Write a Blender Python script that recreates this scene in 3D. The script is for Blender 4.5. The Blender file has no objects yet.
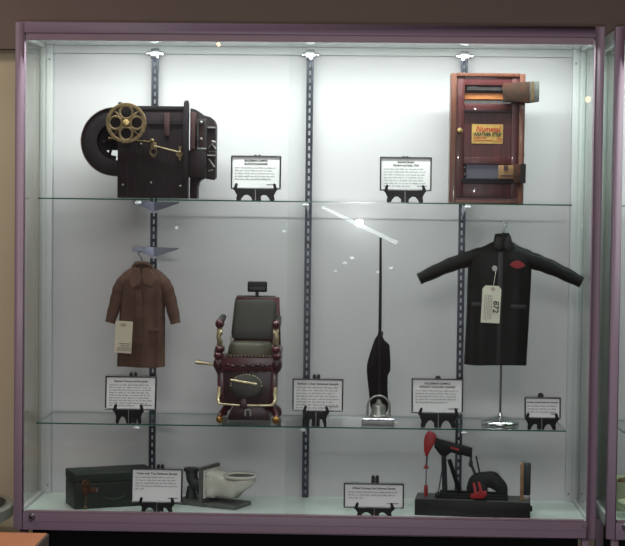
import bpy, bmesh, math, random
from mathutils import Vector, Matrix
random.seed(7)
sc = bpy.context.scene
COL = sc.collection
PI = math.pi
# ------------------------------------------------------------------ camera
CX, CZ, CD = 1.1873, 1.1245, 5.5221
YAW, PIT, ROL, FPX = -0.02978, -0.04004, 0.01145, 1610.06
fw = Vector((math.sin(YAW)*math.cos(PIT), math.cos(YAW)*math.cos(PIT), math.sin(PIT)))
rr = Vector((math.cos(YAW), -math.sin(YAW), 0)); uu = rr.cross(fw)
R_ = rr*math.cos(ROL)+uu*math.sin(ROL); U_ = uu*math.cos(ROL)-rr*math.sin(ROL)
CAM = Vector((CX, -CD, CZ))
def at(px, py, Y):
    "world point seen at a pixel, at real depth Y"
    v = fw + R_*((px-312.5)/FPX) - U_*((py-273)/FPX)
    return CAM + v*((Y+CD)/v.y)
def pxs(Y): return (CD+Y)/FPX
cam = bpy.data.cameras.new('camera'); co = bpy.data.objects.new('camera', cam); COL.objects.link(co)
m = Matrix(((R_.x, U_.x, -fw.x, CAM.x), (R_.y, U_.y, -fw.y, CAM.y), (R_.z, U_.z, -fw.z, CAM.z), (0, 0, 0, 1)))
co.matrix_world = m
cam.sensor_width = 36; cam.sensor_fit = 'HORIZONTAL'; cam.lens = FPX/625*36; cam.clip_end = 60
sc.camera = co

# ------------------------------------------------------------------ materials
def mat(name, col, rough=.5, metal=0, noise=0, nscale=8, coat=0, spec=.5, bump=0, stretch=(1, 1, 1), col2=None):
    m = bpy.data.materials.new(name); m.use_nodes = True
    nt = m.node_tree; b = nt.nodes['Principled BSDF']
    b.inputs['Base Color'].default_value = (*col, 1); b.inputs['Roughness'].default_value = rough
    b.inputs['Metallic'].default_value = metal; b.inputs['Coat Weight'].default_value = coat
    b.inputs['Specular IOR Level'].default_value = spec
    tc = nt.nodes.new('ShaderNodeTexCoord'); mp = nt.nodes.new('ShaderNodeMapping'); n = nt.nodes.new('ShaderNodeTexNoise')
    nt.links.new(tc.outputs['Object'], mp.inputs[0]); nt.links.new(mp.outputs[0], n.inputs['Vector'])
    mp.inputs['Scale'].default_value = stretch
    n.inputs['Scale'].default_value = nscale; n.inputs['Detail'].default_value = 4
    r = nt.nodes.new('ShaderNodeValToRGB')
    c2 = col2 if col2 else tuple(c*(1-noise) for c in col)
    r.color_ramp.elements[0].color = (*c2, 1); r.color_ramp.elements[1].color = (*(tuple(min(1, c*(1+noise)) for c in col) if not col2 else col), 1)
    r.color_ramp.elements[0].position = .3; r.color_ramp.elements[1].position = .7
    nt.links.new(n.outputs['Fac'], r.inputs[0]); nt.links.new(r.outputs[0], b.inputs['Base Color'])
    if bump:
        bp = nt.nodes.new('ShaderNodeBump'); bp.inputs['Strength'].default_value = bump; bp.inputs['Distance'].default_value = .002
        nt.links.new(n.outputs['Fac'], bp.inputs['Height']); nt.links.new(bp.outputs[0], b.inputs['Normal'])
    return m
def glass(name, tint, ior=1.45, gl=1.0):
    m = bpy.data.materials.new(name); m.use_nodes = True; nt = m.node_tree
    for n in list(nt.nodes):
        if n.type != 'OUTPUT_MATERIAL': nt.nodes.remove(n)
    out = [n for n in nt.nodes][0]
    t = nt.nodes.new('ShaderNodeBsdfTransparent'); t.inputs[0].default_value = (*tint, 1)
    g = nt.nodes.new('ShaderNodeBsdfGlossy'); g.inputs['Roughness'].default_value = .0; g.inputs[0].default_value = (gl, gl, gl, 1)
    # thin pane: the same Schlick reflectance from either side
    lw = nt.nodes.new('ShaderNodeLayerWeight'); lw.inputs['Blend'].default_value = .5
    pw = nt.nodes.new('ShaderNodeMath'); pw.operation = 'POWER'; pw.inputs[1].default_value = 5
    f0 = ((ior-1)/(ior+1))**2
    f = nt.nodes.new('ShaderNodeMath'); f.operation = 'MULTIPLY_ADD'; f.inputs[1].default_value = 1-f0; f.inputs[2].default_value = f0
    nt.links.new(lw.outputs['Facing'], pw.inputs[0]); nt.links.new(pw.outputs[0], f.inputs[0])
    x = nt.nodes.new('ShaderNodeMixShader')
    nt.links.new(f.outputs[0], x.inputs[0]); nt.links.new(t.outputs[0], x.inputs[1]); nt.links.new(g.outputs[0], x.inputs[2])
    nt.links.new(x.outputs[0], out.inputs[0])
    return m
def emit(name, col, s):
    m = bpy.data.materials.new(name); m.use_nodes = True; b = m.node_tree.nodes['Principled BSDF']
    b.inputs['Base Color'].default_value = (.8, .8, .8, 1)
    b.inputs['Emission Color'].default_value = (*col, 1); b.inputs['Emission Strength'].default_value = s
    return m
M = {}
M['mauve'] = mat('mauve_paint', (.255, .175, .235), .45, noise=.04, nscale=3)
M['mauve_dark'] = mat('mauve_paint_worn', (.27, .18, .22), .5, noise=.05)
M['alu'] = mat('aluminium', (.52, .54, .54), .45, 0, noise=.03)
M['panel'] = mat('white_laminate', (.56, .555, .57), .5, noise=.012, nscale=2, coat=.05, spec=.25)
M['panel'].node_tree.nodes['Principled BSDF'].inputs['Coat IOR'].default_value = 1.6
M['panel'].node_tree.nodes['Principled BSDF'].inputs['Coat Roughness'].default_value = .12
M['floorp'] = mat('case_floor_laminate', (.62, .70, .665), .35, noise=.02, nscale=3)
M['ceilp'] = mat('case_ceiling_mirror_panel', (.70, .76, .735), .12, .35, noise=.02, nscale=3)
M['chrome'] = mat('chrome', (.62, .64, .68), .16, 1, noise=.05, nscale=30)
M['tipm'] = mat('bright_plated_tip', (.86, .88, .92), .3, .2, noise=.03)
M['disc'] = mat('polished_disc', (.60, .63, .63), .12, 1, noise=.03)
M['standard'] = mat('plated_steel', (.05, .055, .07), .38, .8, noise=.4, nscale=25)
M['bracket'] = mat('zinc_bracket', (.55, .57, .66), .3, .7, noise=.1, nscale=30)
M['clear'] = glass('clear_glass', (.985, .992, .988), 1.35)
M['sideglass'] = glass('side_glass', (.90, .94, .92), 1.5)
M['shelf'] = glass('shelf_glass', (.955, .975, .965), 1.5)
M['edge'] = mat('glass_edge_green', (.015, .12, .085), .15, noise=.1)
M['black'] = mat('black_plastic', (.006, .006, .008), .45, spec=.3, noise=.1)
M['signframe'] = mat('black_sign_frame', (.018, .017, .022), .4, noise=.1)
M['paper'] = mat('white_paper', (.86, .88, .88), .7, noise=.01)
M['ink'] = mat('ink', (.03, .03, .035), .8, noise=.05)
M['inkgrey'] = mat('ink_thin', (.03, .03, .038), .8, noise=.1, nscale=60)
M['inkpale'] = mat('pale_ink', (.16, .16, .175), .8, noise=.1, nscale=60)  # lighter ink imitates bright light washing out the upper signs
M['darkwood'] = mat('dark_stained_wood', (.013, .008, .010), .55, spec=.25, noise=.35, nscale=30, stretch=(6, 1, .6))
M['darkwood2'] = mat('worn_black_wood', (.010, .007, .009), .6, spec=.25, noise=.3, nscale=20)
M['redbrown'] = mat('red_brown_wood', (.045, .016, .017), .5, noise=.3, nscale=30)
M['brass'] = mat('aged_brass', (.15, .105, .05), .45, .5, noise=.3, nscale=60)
M['brightbrass'] = mat('bright_brass', (.60, .46, .20), .3, .8, noise=.3, nscale=60)
M['steel'] = mat('dull_steel', (.30, .30, .285), .4, .7, noise=.15, nscale=50)
M['mahog'] = mat('mahogany', (.066, .012, .013), .4, noise=.4, nscale=14, stretch=(8, 1, .5), coat=.3)
M['mahog_side'] = mat('orange_mahogany', (.085, .028, .014), .4, noise=.3, nscale=12, stretch=(6, 1, .4), coat=.2)
M['copper'] = mat('tarnished_copper', (.085, .030, .018), .65, 0, spec=.2, col2=(.03, .024, .017), nscale=45)
M['orangewood'] = mat('pine_bar', (.50, .19, .06), .5, noise=.2, nscale=20)
M['greyglass'] = mat('grey_zinc_sheet', (.20, .21, .27), .4, .2, noise=.05)
M['label'] = mat('yellow_label', (.50, .32, .085), .6, noise=.15, nscale=60)
M['redink'] = mat('red_ink', (.45, .03, .02), .6, noise=.1)
M['greenink'] = mat('dark_green_ink', (.03, .06, .03), .6, noise=.1)
M['tan'] = mat('tan_block', (.30, .17, .07), .5, noise=.2, nscale=40)
M['coat'] = mat('brown_cotton', (.098, .057, .044), .9, noise=.22, nscale=18, spec=.15, bump=.3)
M['coatlight'] = mat('brown_collar_cotton', (.13, .078, .060), .9, noise=.2, nscale=18, spec=.15, bump=.3)
M['coatdark'] = mat('brown_lining', (.03, .016, .012), .9, noise=.1)
M['tag'] = mat('cream_card', (.62, .57, .44), .8, noise=.04)
M['tagwhite'] = mat('ivory_card', (.80, .80, .66), .8, noise=.03)
M['leather'] = mat('black_leather', (.0024, .0052, .0052), .55, spec=.22, noise=.4, nscale=14, bump=.5)
M['leather2'] = mat('scuffed_leather', (.009, .014, .0135), .55, noise=.4, nscale=20, bump=.5)  # lighter black leather for collar flaps, placket and pockets
M['redpatch'] = mat('red_patch', (.26, .010, .014), .6, noise=.1)
M['olive'] = mat('olive_leather', (.034, .033, .024), .55, col2=(.014, .016, .014), nscale=9, bump=.4)
M['oliveseat'] = mat('worn_olive_leather', (.10, .088, .055), .55, col2=(.028, .028, .02), nscale=14, bump=.4)
M['chairred'] = mat('maroon_enamel', (.065, .007, .012), .33, noise=.5, nscale=25, coat=.4)
M['chairdark'] = mat('dark_maroon', (.035, .008, .012), .4, noise=.3, nscale=25)
M['gilt'] = mat('pale_gilt', (.42, .35, .22), .36, .6, noise=.3, nscale=50)
M['gold'] = mat('gold_foot', (.30, .15, .04), .35, .7, noise=.4, nscale=60)
M['cloth'] = mat('black_cloth', (.008, .008, .010), .9, noise=.2, nscale=20, spec=.1)
M['case_green'] = mat('dark_green_leatherette', (.009, .016, .012), .5, noise=.3, nscale=60, bump=.3)
M['case_lid'] = mat('dark_green_leatherette_lid', (.010, .019, .014), .55, noise=.3, nscale=60, bump=.3)
M['latch'] = mat('copper_latch', (.10, .045, .025), .45, .5, noise=.3, nscale=60)
M['slate'] = mat('grey_slate', (.10, .105, .098), .7, noise=.2, nscale=30)
M['iron'] = mat('cast_iron', (.035, .037, .037), .6, .2, noise=.3, nscale=30)
M['porcelain'] = mat('cream_porcelain', (.62, .61, .54), .25, noise=.05, nscale=10, coat=.5)
M['pumpblack'] = mat('pump_black', (.006, .007, .008), .5, spec=.3, noise=.3)
M['pumpblue'] = mat('pump_grey_blue', (.014, .017, .023), .5, noise=.3)
M['pumpred'] = mat('pump_red', (.36, .010, .014), .45, noise=.1)
M['plinth'] = mat('black_plinth_wood', (.011, .011, .011), .5, spec=.3, noise=.25, nscale=12)
M['plinthtop'] = mat('grey_plinth_top', (.06, .063, .06), .5, noise=.15, nscale=12)
M['orangebox'] = mat('orange_board', (.52, .19, .085), .6, noise=.06)
M['boxside'] = mat('brown_board', (.12, .085, .07), .7, noise=.06)
M['tabletop'] = mat('grey_laminate', (.34, .33, .30), .5, noise=.04)
M['wall'] = mat('tan_wall_paint', (.55, .45, .31), .85, noise=.03, nscale=4)
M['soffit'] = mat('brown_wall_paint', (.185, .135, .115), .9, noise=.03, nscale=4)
M['carpet'] = mat('black_carpet', (.006, .006, .007), .95, noise=.3, nscale=60)
M['darkceil'] = mat('dark_ceiling', (.10, .09, .085), .95, noise=.05)
M['basket'] = mat('pale_green_plastic', (.42, .47, .30), .5, noise=.05)
M['candy'] = mat('brown_nut_shell', (.13, .055, .035), .6, noise=.3, nscale=30)

# ------------------------------------------------------------------ mesh helper
class MB:
    def __init__(s): s.v = []; s.f = []; s.mi = []; s.cur = 0
    def add(s, vs, fs, T=None):
        o = len(s.v)
        for v in vs:
            v = Vector(v); s.v.append(T @ v if T else v)
        for f in fs: s.f.append([i+o for i in f]); s.mi.append(s.cur)
        return s
    def box(s, x0, x1, y0, y1, z0, z1, T=None):
        vs = [(x, y, z) for z in (z0, z1) for y in (y0, y1) for x in (x0, x1)]
        return s.add(vs, [(0, 2, 3, 1), (4, 5, 7, 6), (0, 1, 5, 4), (2, 6, 7, 3), (0, 4, 6, 2), (1, 3, 7, 5)], T)
    def prism(s, pts, y0, y1, T=None, axis='y'):
        "polygon in x,z pushed along y (or y,z along x / x,y along z)"
        n = len(pts)
        def c(p, d): return (p[0], d, p[1]) if axis == 'y' else ((d, p[0], p[1]) if axis == 'x' else (p[0], p[1], d))
        vs = [c(p, y0) for p in pts]+[c(p, y1) for p in pts]
        fs = [tuple(range(n)), tuple(range(2*n-1, n-1, -1))]+[(i, i+n, (i+1) % n+n, (i+1) % n) for i in range(n)]
        return s.add(vs, fs, T)
    def rings(s, rs, closed=True, cap=True):
        n = len(rs[0]); o = len(s.v); fs = []
        for a in range(len(rs)-1):
            for i in range(n if closed else n-1):
                j = (i+1) % n
                fs.append((a*n+i, a*n+j, (a+1)*n+j, (a+1)*n+i))
        if cap: fs.append(tuple(range(n-1, -1, -1))); fs.append(tuple((len(rs)-1)*n+i for i in range(n)))
        return s.add([p for r in rs for p in r], fs)
    def tube(s, pts, rad, n=10, sy=1.0, cap=True, up=(0, 1, 0)):
        "round bar through points; sy flattens it along 'up'"
        pts = [Vector(p) for p in pts]; k = len(pts)
        if not hasattr(rad, '__len__'): rad = [rad]*k
        rs = []
        for i, p in enumerate(pts):
            d = (pts[min(i+1, k-1)]-pts[max(i-1, 0)]).normalized()
            u = Vector(up)
            if abs(d.dot(u)) > .95: u = Vector((1, 0, 0)) if abs(d.x) < .9 else Vector((0, 0, 1))
            a = d.cross(u).normalized(); b = a.cross(d).normalized()
            rs.append([p+a*rad[i]*math.cos(t)+b*rad[i]*sy*math.sin(t) for t in [2*PI*q/n for q in range(n)]])
        return s.rings(rs, cap=cap)
    def cyl(s, p0, p1, r, n=20, r1=None): return s.tube([p0, p1], [r, r if r1 is None else r1], n)
    def lathe(s, prof, c=(0, 0, 0), axis='z', n=28):
        rs = []
        for r, h in prof:
            ring = []
            for q in range(n):
                a = 2*PI*q/n; x, y = max(r, 1e-5)*math.cos(a), max(r, 1e-5)*math.sin(a)
                v = (x, y, h) if axis == 'z' else ((x, h, -y) if axis == 'y' else (h, x, y))
                ring.append(Vector(v)+Vector(c))
            rs.append(ring)
        return s.rings(rs)
    def ring(s, c, ro, ri, y0, y1, n=36, a0=0, a1=2*PI):
        "flat ring in the x,z plane"
        full = abs(a1-a0-2*PI) < 1e-6; k = n if full else n+1
        rs = []
        for q in range(k):
            a = a0+(a1-a0)*q/n; ca, sa = math.cos(a), math.sin(a)
            rs.append([Vector((c[0]+ro*ca, y0, c[1]+ro*sa)), Vector((c[0]+ro*ca, y1, c[1]+ro*sa)), Vector((c[0]+ri*ca, y1, c[1]+ri*sa)), Vector((c[0]+ri*ca, y0, c[1]+ri*sa))])
        if full: rs.append(rs[0])
        return s.rings(rs, cap=not full)
    def ell(s, c, rx, ry, rz, n=16, m=10, T=None):
        rs = []
        for j in range(m+1):
            b = -PI/2+PI*j/m; cb = max(math.cos(b), 1e-3)
            rs.append([Vector((c[0]+rx*cb*math.cos(2*PI*q/n), c[1]+ry*cb*math.sin(2*PI*q/n), c[2]+rz*math.sin(b))) for q in range(n)])
        if T: rs = [[T @ v for v in r] for r in rs]
        return s.rings(rs)
    def build(s, name, material, parent=None, bevel=0, smooth=True, seg=2, sub=0, ang=40):
        me = bpy.data.meshes.new(name); me.from_pydata([tuple(v) for v in s.v], [], s.f)
        bm = bmesh.new(); bm.from_mesh(me)
        for f, k in zip(bm.faces, s.mi): f.material_index = k
        bmesh.ops.remove_doubles(bm, verts=bm.verts, dist=1e-6)
        bmesh.ops.recalc_face_normals(bm, faces=bm.faces)
        if bevel:
            ed = [e for e in bm.edges if len(e.link_faces) == 2 and e.calc_face_angle(0) > .6]
            bmesh.ops.bevel(bm, geom=ed, offset=bevel, segments=seg, profile=.6, affect='EDGES', clamp_overlap=True)
        bm.to_mesh(me); bm.free()
        for mt in (material if isinstance(material, (list, tuple)) else [material]): me.materials.append(mt)
        if smooth:
            for p in me.polygons: p.use_smooth = True
            me.set_sharp_from_angle(angle=math.radians(ang))
        o = bpy.data.objects.new(name, me); COL.objects.link(o)
        if parent: o.parent = parent
        if sub:
            md = o.modifiers.new('sub', 'SUBSURF'); md.levels = sub; md.render_levels = sub
        return o
def thing(name, label, cat, loc=(0, 0, 0), rz=0, group=None, rx=0, ry=0):
    o = bpy.data.objects.new(name, None); COL.objects.link(o); o.empty_display_size = .02
    o.location = loc; o.rotation_euler = (rx, ry, rz); o['label'] = label; o['category'] = cat
    if group: o['group'] = group
    return o
def tag(o, label, cat, group=None):
    o['label'] = label; o['category'] = cat
    if group: o['group'] = group
    return o
def structure(o): o['kind'] = 'structure'; return o
def text(name, s, size, material, parent, loc, width=None, rot=(PI/2, 0, 0), shear=0, bold=0):
    cu = bpy.data.curves.new(name, 'FONT'); cu.body = s; cu.size = size; cu.align_x = 'CENTER'; cu.align_y = 'CENTER'
    cu.extrude = .0001; cu.shear = shear; cu.offset = bold; cu.resolution_u = 3
    t = bpy.data.objects.new(name, cu); COL.objects.link(t)
    bpy.context.view_layer.update()
    dg = bpy.context.evaluated_depsgraph_get()
    me = bpy.data.meshes.new_from_object(t.evaluated_get(dg)); bpy.data.objects.remove(t)
    if width:
        xs = [v.co.x for v in me.vertices]; k = width/(max(xs)-min(xs))
        for v in me.vertices: v.co.x *= k
    me.materials.clear(); me.materials.append(material)
    o = bpy.data.objects.new(name, me); COL.objects.link(o); o.location = loc; o.rotation_euler = rot; o.parent = parent
    return o

# ------------------------------------------------------------------ the room
FZ = -.55
structure(MB().box(-4, 6, -7.5, .7, FZ-.05, FZ).build('floor', M['carpet'], smooth=False))
structure(MB().box(-4, 6, .62, .72, FZ, 1.715).build('wall_back', M['wall'], smooth=False))
structure(MB().box(-4, 6, .56, .72, 1.715, 2.6).build('wall_upper', M['soffit'], smooth=False))  # darker brown block above the tan wall, set slightly forward
structure(MB().box(-4, 6, -7.5, .7, 2.6, 2.65).build('ceiling', M['darkceil'], smooth=False))
structure(MB().box(-4.1, -4, -7.5, .7, FZ, 2.6).build('wall_left', M['soffit'], smooth=False))
structure(MB().box(6, 6.1, -7.5, .7, FZ, 2.6).build('wall_right', M['soffit'], smooth=False))
structure(MB().box(-4, 6, -7.6, -7.5, FZ, 2.6).build('wall_front', M['soffit'], smooth=False))

# ------------------------------------------------------------------ display cases
H = 1.7527; D = .40; ZF = .058; ZC = 1.713; YB = .385
def shelf1(x): return 1.1515-.0018*(x-.06)
def shelf2(x): return .3655
STX = (.426, .994, 1.556)
def display_case(x0, W, label, main):
    c = thing('display_case', label, 'display case', (x0, 0, 0))
    a = MB()
    a.box(-.007, .024, -.0, .03, .0, H); a.box(W-.024, W+.007, 0, .03, 0, H)
    a.box(.024, W-.024, 0, .03, H-.036, H); a.box(.024, W-.024, 0, .03, 0, ZF-.001)
    a.build('front_frame', M['mauve'], c, bevel=.0015)
    MB().box(.029, W-.029, -.0012, .0, .029, .0305).build('frame_groove', M['mauve_dark'], c, smooth=False)
    # sliding track under the top rail, side rails, back posts
    MB().box(.029, W-.029, .004, .028, ZC-.020, H-.0365).build('upper_track', M['mauve_dark'], c, smooth=False)
    MB().box(.031, W-.031, .006, .034, ZF, ZF+.004).build('lower_track', M['mauve_dark'], c, smooth=False)
    for sx in (0, 1):
        xa, xb = (.002, .024) if sx == 0 else (W-.024, W-.002)
        MB().box(xa, xb, .031, YB-.02, ZF-.03, ZF+.012).build('side_rail', M['alu'], c, bevel=.001)
        MB().box(xa, xb, .031, YB-.02, ZC-.012, H-.002).build('side_rail', M['alu'], c, bevel=.001)
        xg = .012 if sx == 0 else W-.012
        MB().box(xg-.0025, xg+.0025, .032, YB-.004, ZF+.014, ZC-.013).build('side_glass', M['sideglass'], c, smooth=False)
        xp = (.004, .028) if sx == 0 else (W-.028, W-.004)
        xq = (.028, .050) if sx == 0 else (W-.050, W-.028)
        p = MB(); p.box(xp[0], xp[1], YB-.002, YB+.03, ZF-.03, H-.001); p.box(xq[0], xq[1], YB-.012, YB+.02, ZF+.0005, ZC-.0005)
        q = p.build('back_post', M['alu'], c, bevel=.001)
        for zz in (.09, 1.66):
            MB().lathe([(0, -.002), (.004, -.002), (.0045, .001)], (sum(xq)/2, YB-.0135, zz), 'y', 12).build('screw', M['steel'], q)
    MB().box(.0285, W-.0285, YB+.021, YB+.028, ZF-.03, H-.002).build('back_panel', M['panel'], c, smooth=False)
    MB().box(.0505, W-.0505, YB+.004, YB+.0205, ZC-.028, ZC-.0005).build('back_rail', M['alu'], c, bevel=.001)
    MB().box(.025, W-.025, .0345, YB+.020, ZF-.03, ZF).build('floor_panel', M['floorp'], c, smooth=False)
    MB().box(.025, W-.025, .031, YB+.020, ZC, ZC+.012).build('ceiling_panel', M['ceilp'], c, smooth=False)
    MB().box(.002, W-.002, .031, YB+.03, H-.0015, H+.0).build('top_board', M['mauve_dark'], c, smooth=False)
    for lx in (.012, W-.012-.026):
        for ly in (.012, YB-.02):
            MB().box(lx, lx+.026, ly, ly+.026, FZ+.001, -.0005).build('leg', M['mauve_dark'], c, bevel=.001)
    MB().box(.04, W-.04, .10, .37, FZ+.002, -.001).build('plinth', M['carpet'], c, smooth=False)  # black block added to stand in for the darkness under the case
    # lamp tray behind the top rail
    MB().box(.05, W-.05, .040, .105, ZC-.006, ZC-.001).build('lamp_housing', M['alu'], c, smooth=False)
    # glass doors
    mid = W*.485
    d1 = MB().box(.031, mid+.035, .0215, .0255, ZF+.005, ZC-.021).build('sliding_door', M['clear'], c, smooth=False)
    d2 = MB().box(mid-.035, W-.031, .0095, .0135, ZF+.005, ZC-.021).build('sliding_door', M['clear'], c, smooth=False)
    k = MB().lathe([(0, -.014), (.007, -.014), (.0095, -.010), (.0095, -.001), (.012, 0), (.012, .001)], (.0575, -.0015, .044), 'y', 20).build('lock', M['chrome'], c)
    MB().box(.0565, .0585, -.0165, -.0158, .040, .048).build('keyhole', M['black'], k, smooth=False)
    MB().lathe([(0, -.004), (.004, -.004), (.005, 0)], (W-.035, -.0015, .045), 'y', 14).build('frame_screw', M['steel'], c)
    # standards
    def tip(p, x_, z_):
        t = MB(); t.box(x_-.007, x_+.007, .060, .074, z_-.004, z_-.0002); t.ell((x_, .064, z_-.010), .012, .006, .006, 14, 8); t.build('bracket_tip', M['tipm'], p)
    for i, sx in enumerate(STX):
        if sx > W-.1: continue
        st = MB(); z0, z1 = ZF+.002, ZC-.033; w = .0125
        y0, y1 = YB-.011, YB+.0
        st.box(sx-w, sx-.0035, y0, y1, z0, z1); st.box(sx+.0035, sx+w, y0, y1, z0, z1)
        z = z0
        while z < z1-.01:
            st.box(sx-.0035, sx+.0035, y0+.001, y1, z, z+.012); z += .0275
        so = st.build('slotted_standard', M['standard'], c, bevel=.0008, seg=1)
        cl = MB(); cl.box(sx-.030, sx+.030, YB-.012, YB+.004, z1-.002, z1+.012); cl.box(sx-.014, sx+.014, YB-.018, YB-.011, z1-.014, z1+.022)
        cl.cyl((sx-.023, YB-.014, z1+.005), (sx-.023, YB-.012, z1+.005), .004, 12); cl.cyl((sx+.023, YB-.014, z1+.005), (sx+.023, YB-.012, z1+.005), .004, 12)
        cl.build('top_clip', M['chrome'], so, bevel=.0015)
        zs = [shelf1(sx)-.0045, shelf2(sx)-.0045]
        if main and i == 0: zs.append(.980)
        for zz in zs:
            b = MB(); yb = YB-.0115; yt = .075
            if main and i == 0:
                for sg, tp in ((-1, (132.5, .19)), (1, (179, .30))):
                    tx = at(tp[0], 250, tp[1]).x
                    d_ = Vector((tx-sx, tp[1]-yb, 0)); L_ = d_.length; d_.normalize(); n_ = Vector((-d_.y, d_.x, 0))*.0018
                    pf = [(0, -.0035), (0, -.042), (L_*.3, -.030), (L_*.92, -.016), (L_, -.012), (L_, .001 if zz == .980 else -.0035)] if sg < 0 else [(0, -.004), (0, -.040), (L_*.35, -.030), (L_, -.008), (L_, -.004)]
                    b.add([Vector((sx, yb, zz+h_))+d_*l_+n_ for l_, h_ in pf]+[Vector((sx, yb, zz+h_))+d_*l_-n_ for l_, h_ in pf], [tuple(range(len(pf))), tuple(range(2*len(pf)-1, len(pf)-1, -1))]+[(q, q+len(pf), (q+1) % len(pf)+len(pf), (q+1) % len(pf)) for q in range(len(pf))])
                b.box(sx-.012, sx+.012, yb-.004, yb, zz-.045, zz-.004)
                b = b.build('shelf_bracket', M['bracket'], c, bevel=.0005, seg=1)
                if zz != .980: tip(b, sx-.015, zz)
                continue
            b.prism([(yb, zz), (yb, zz-.052), (yb-.02, zz-.05), (yb-.10, zz-.028), (yt+.02, zz-.014), (yt, zz-.012), (yt, zz+.0), (yt+.004, zz+.0), (yt+.005, zz-.003), (yb-.01, zz-.003)], sx-.0018, sx+.0018, axis='x')
            b.box(sx-.008, sx+.008, yt+.006, yt+.022, zz-.0028, zz-.0002)
            b = b.build('shelf_bracket', M['bracket'], c, bevel=.0005, seg=1)
            tip(b, sx, zz)
    return c
display_case(0, 2.0, 'wide lit glass display case with mauve metal frame and white back', True)
display_case(2.050, 1.6, 'neighbouring mauve framed glass case cut off by the right edge', False)

# glass shelves
def glass_shelf(x0, x1, zf, label):
    b = MB(); y0, y1 = .055, .3725; t = .0045
    za, zb = zf(x0), zf(x1)
    vs = [(x0, y0, za-t), (x1, y0, zb-t), (x1, y1, zb-t), (x0, y1, za-t), (x0, y0, za), (x1, y0, zb), (x1, y1, zb), (x0, y1, za)]
    b.cur = 0; b.add(vs, [(0, 3, 2, 1), (4, 5, 6, 7)]); b.cur = 1; b.add(vs, [(0, 1, 5, 4), (1, 2, 6, 5), (2, 3, 7, 6), (3, 0, 4, 7)])
    o = b.build('glass_shelf', [M['shelf'], M['edge']], smooth=False); tag(o, label, 'shelf'); return o
glass_shelf(.062, 1.914, shelf1, 'upper clear glass shelf carrying the film machine and weather strip window')
glass_shelf(.060, 1.906, shelf2, 'lower clear glass shelf carrying the barber chair and coats')
glass_shelf(2.103, 3.58, shelf1, 'upper glass shelf of the neighbouring case at right edge')
glass_shelf(2.103, 3.58, shelf2, 'lower glass shelf of the neighbouring case at right edge')

# lights of the cases: fluorescent battens behind the top rail
def strip(x0, x1, e):
    l = bpy.data.lights.new('case_strip_light', 'AREA'); l.shape = 'RECTANGLE'; l.size = x1-x0; l.size_y = .03
    l.energy = e; l.color = (.925, 1.0, .955)
    o = bpy.data.objects.new('case_strip_light', l); COL.objects.link(o)
    o.location = ((x0+x1)/2, .058, ZC-.0075); o.rotation_euler = (0, 0, 0)
    l2 = l.copy(); l2.energy = e*.10; l2.size_y = .012; o2 = bpy.data.objects.new('case_tube_side_light', l2); COL.objects.link(o2)
    o2.location = ((x0+x1)/2, .078, ZC-.014); o2.rotation_euler = (PI/2, 0, 0)
strip(.08, 1.92, 16.5)
strip(2.12, 3.5, 12.5)

# ------------------------------------------------------------------ local pixel frame
class Frame:
    "a thing standing at depth Y; x(), z() turn photograph measurements into metres in its own frame"
    def __init__(s, px0, Y, zbase, name, label, cat, group=None, rz=0, pyb=None):
        s.s = pxs(Y); s.Y = Y; s.px0 = px0
        # find pixel row of the base height at that column
        lo, hi = 0, 546
        for _ in range(40):
            mid = (lo+hi)/2
            if at(px0, mid, Y).z > zbase: lo = mid
            else: hi = mid
        s.py0 = lo if pyb is None else pyb
        P = at(px0, lo, Y)
        s.X = P.x; s.root = thing(name, label, cat, (P.x, Y, zbase), rz, group)
    def x(s, px): return (px-s.px0)*s.s
    def z(s, py): return (s.py0-py)*s.s
    def pts(s, l): return [(s.x(a), s.z(b)) for a, b in l]

def arc(cx, cy, r, a0, a1, n, ry=None):
    ry = ry or r
    return [(cx+r*math.cos(math.radians(a0+(a1-a0)*i/n)), cy-ry*math.sin(math.radians(a0+(a1-a0)*i/n))) for i in range(n+1)]

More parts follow.
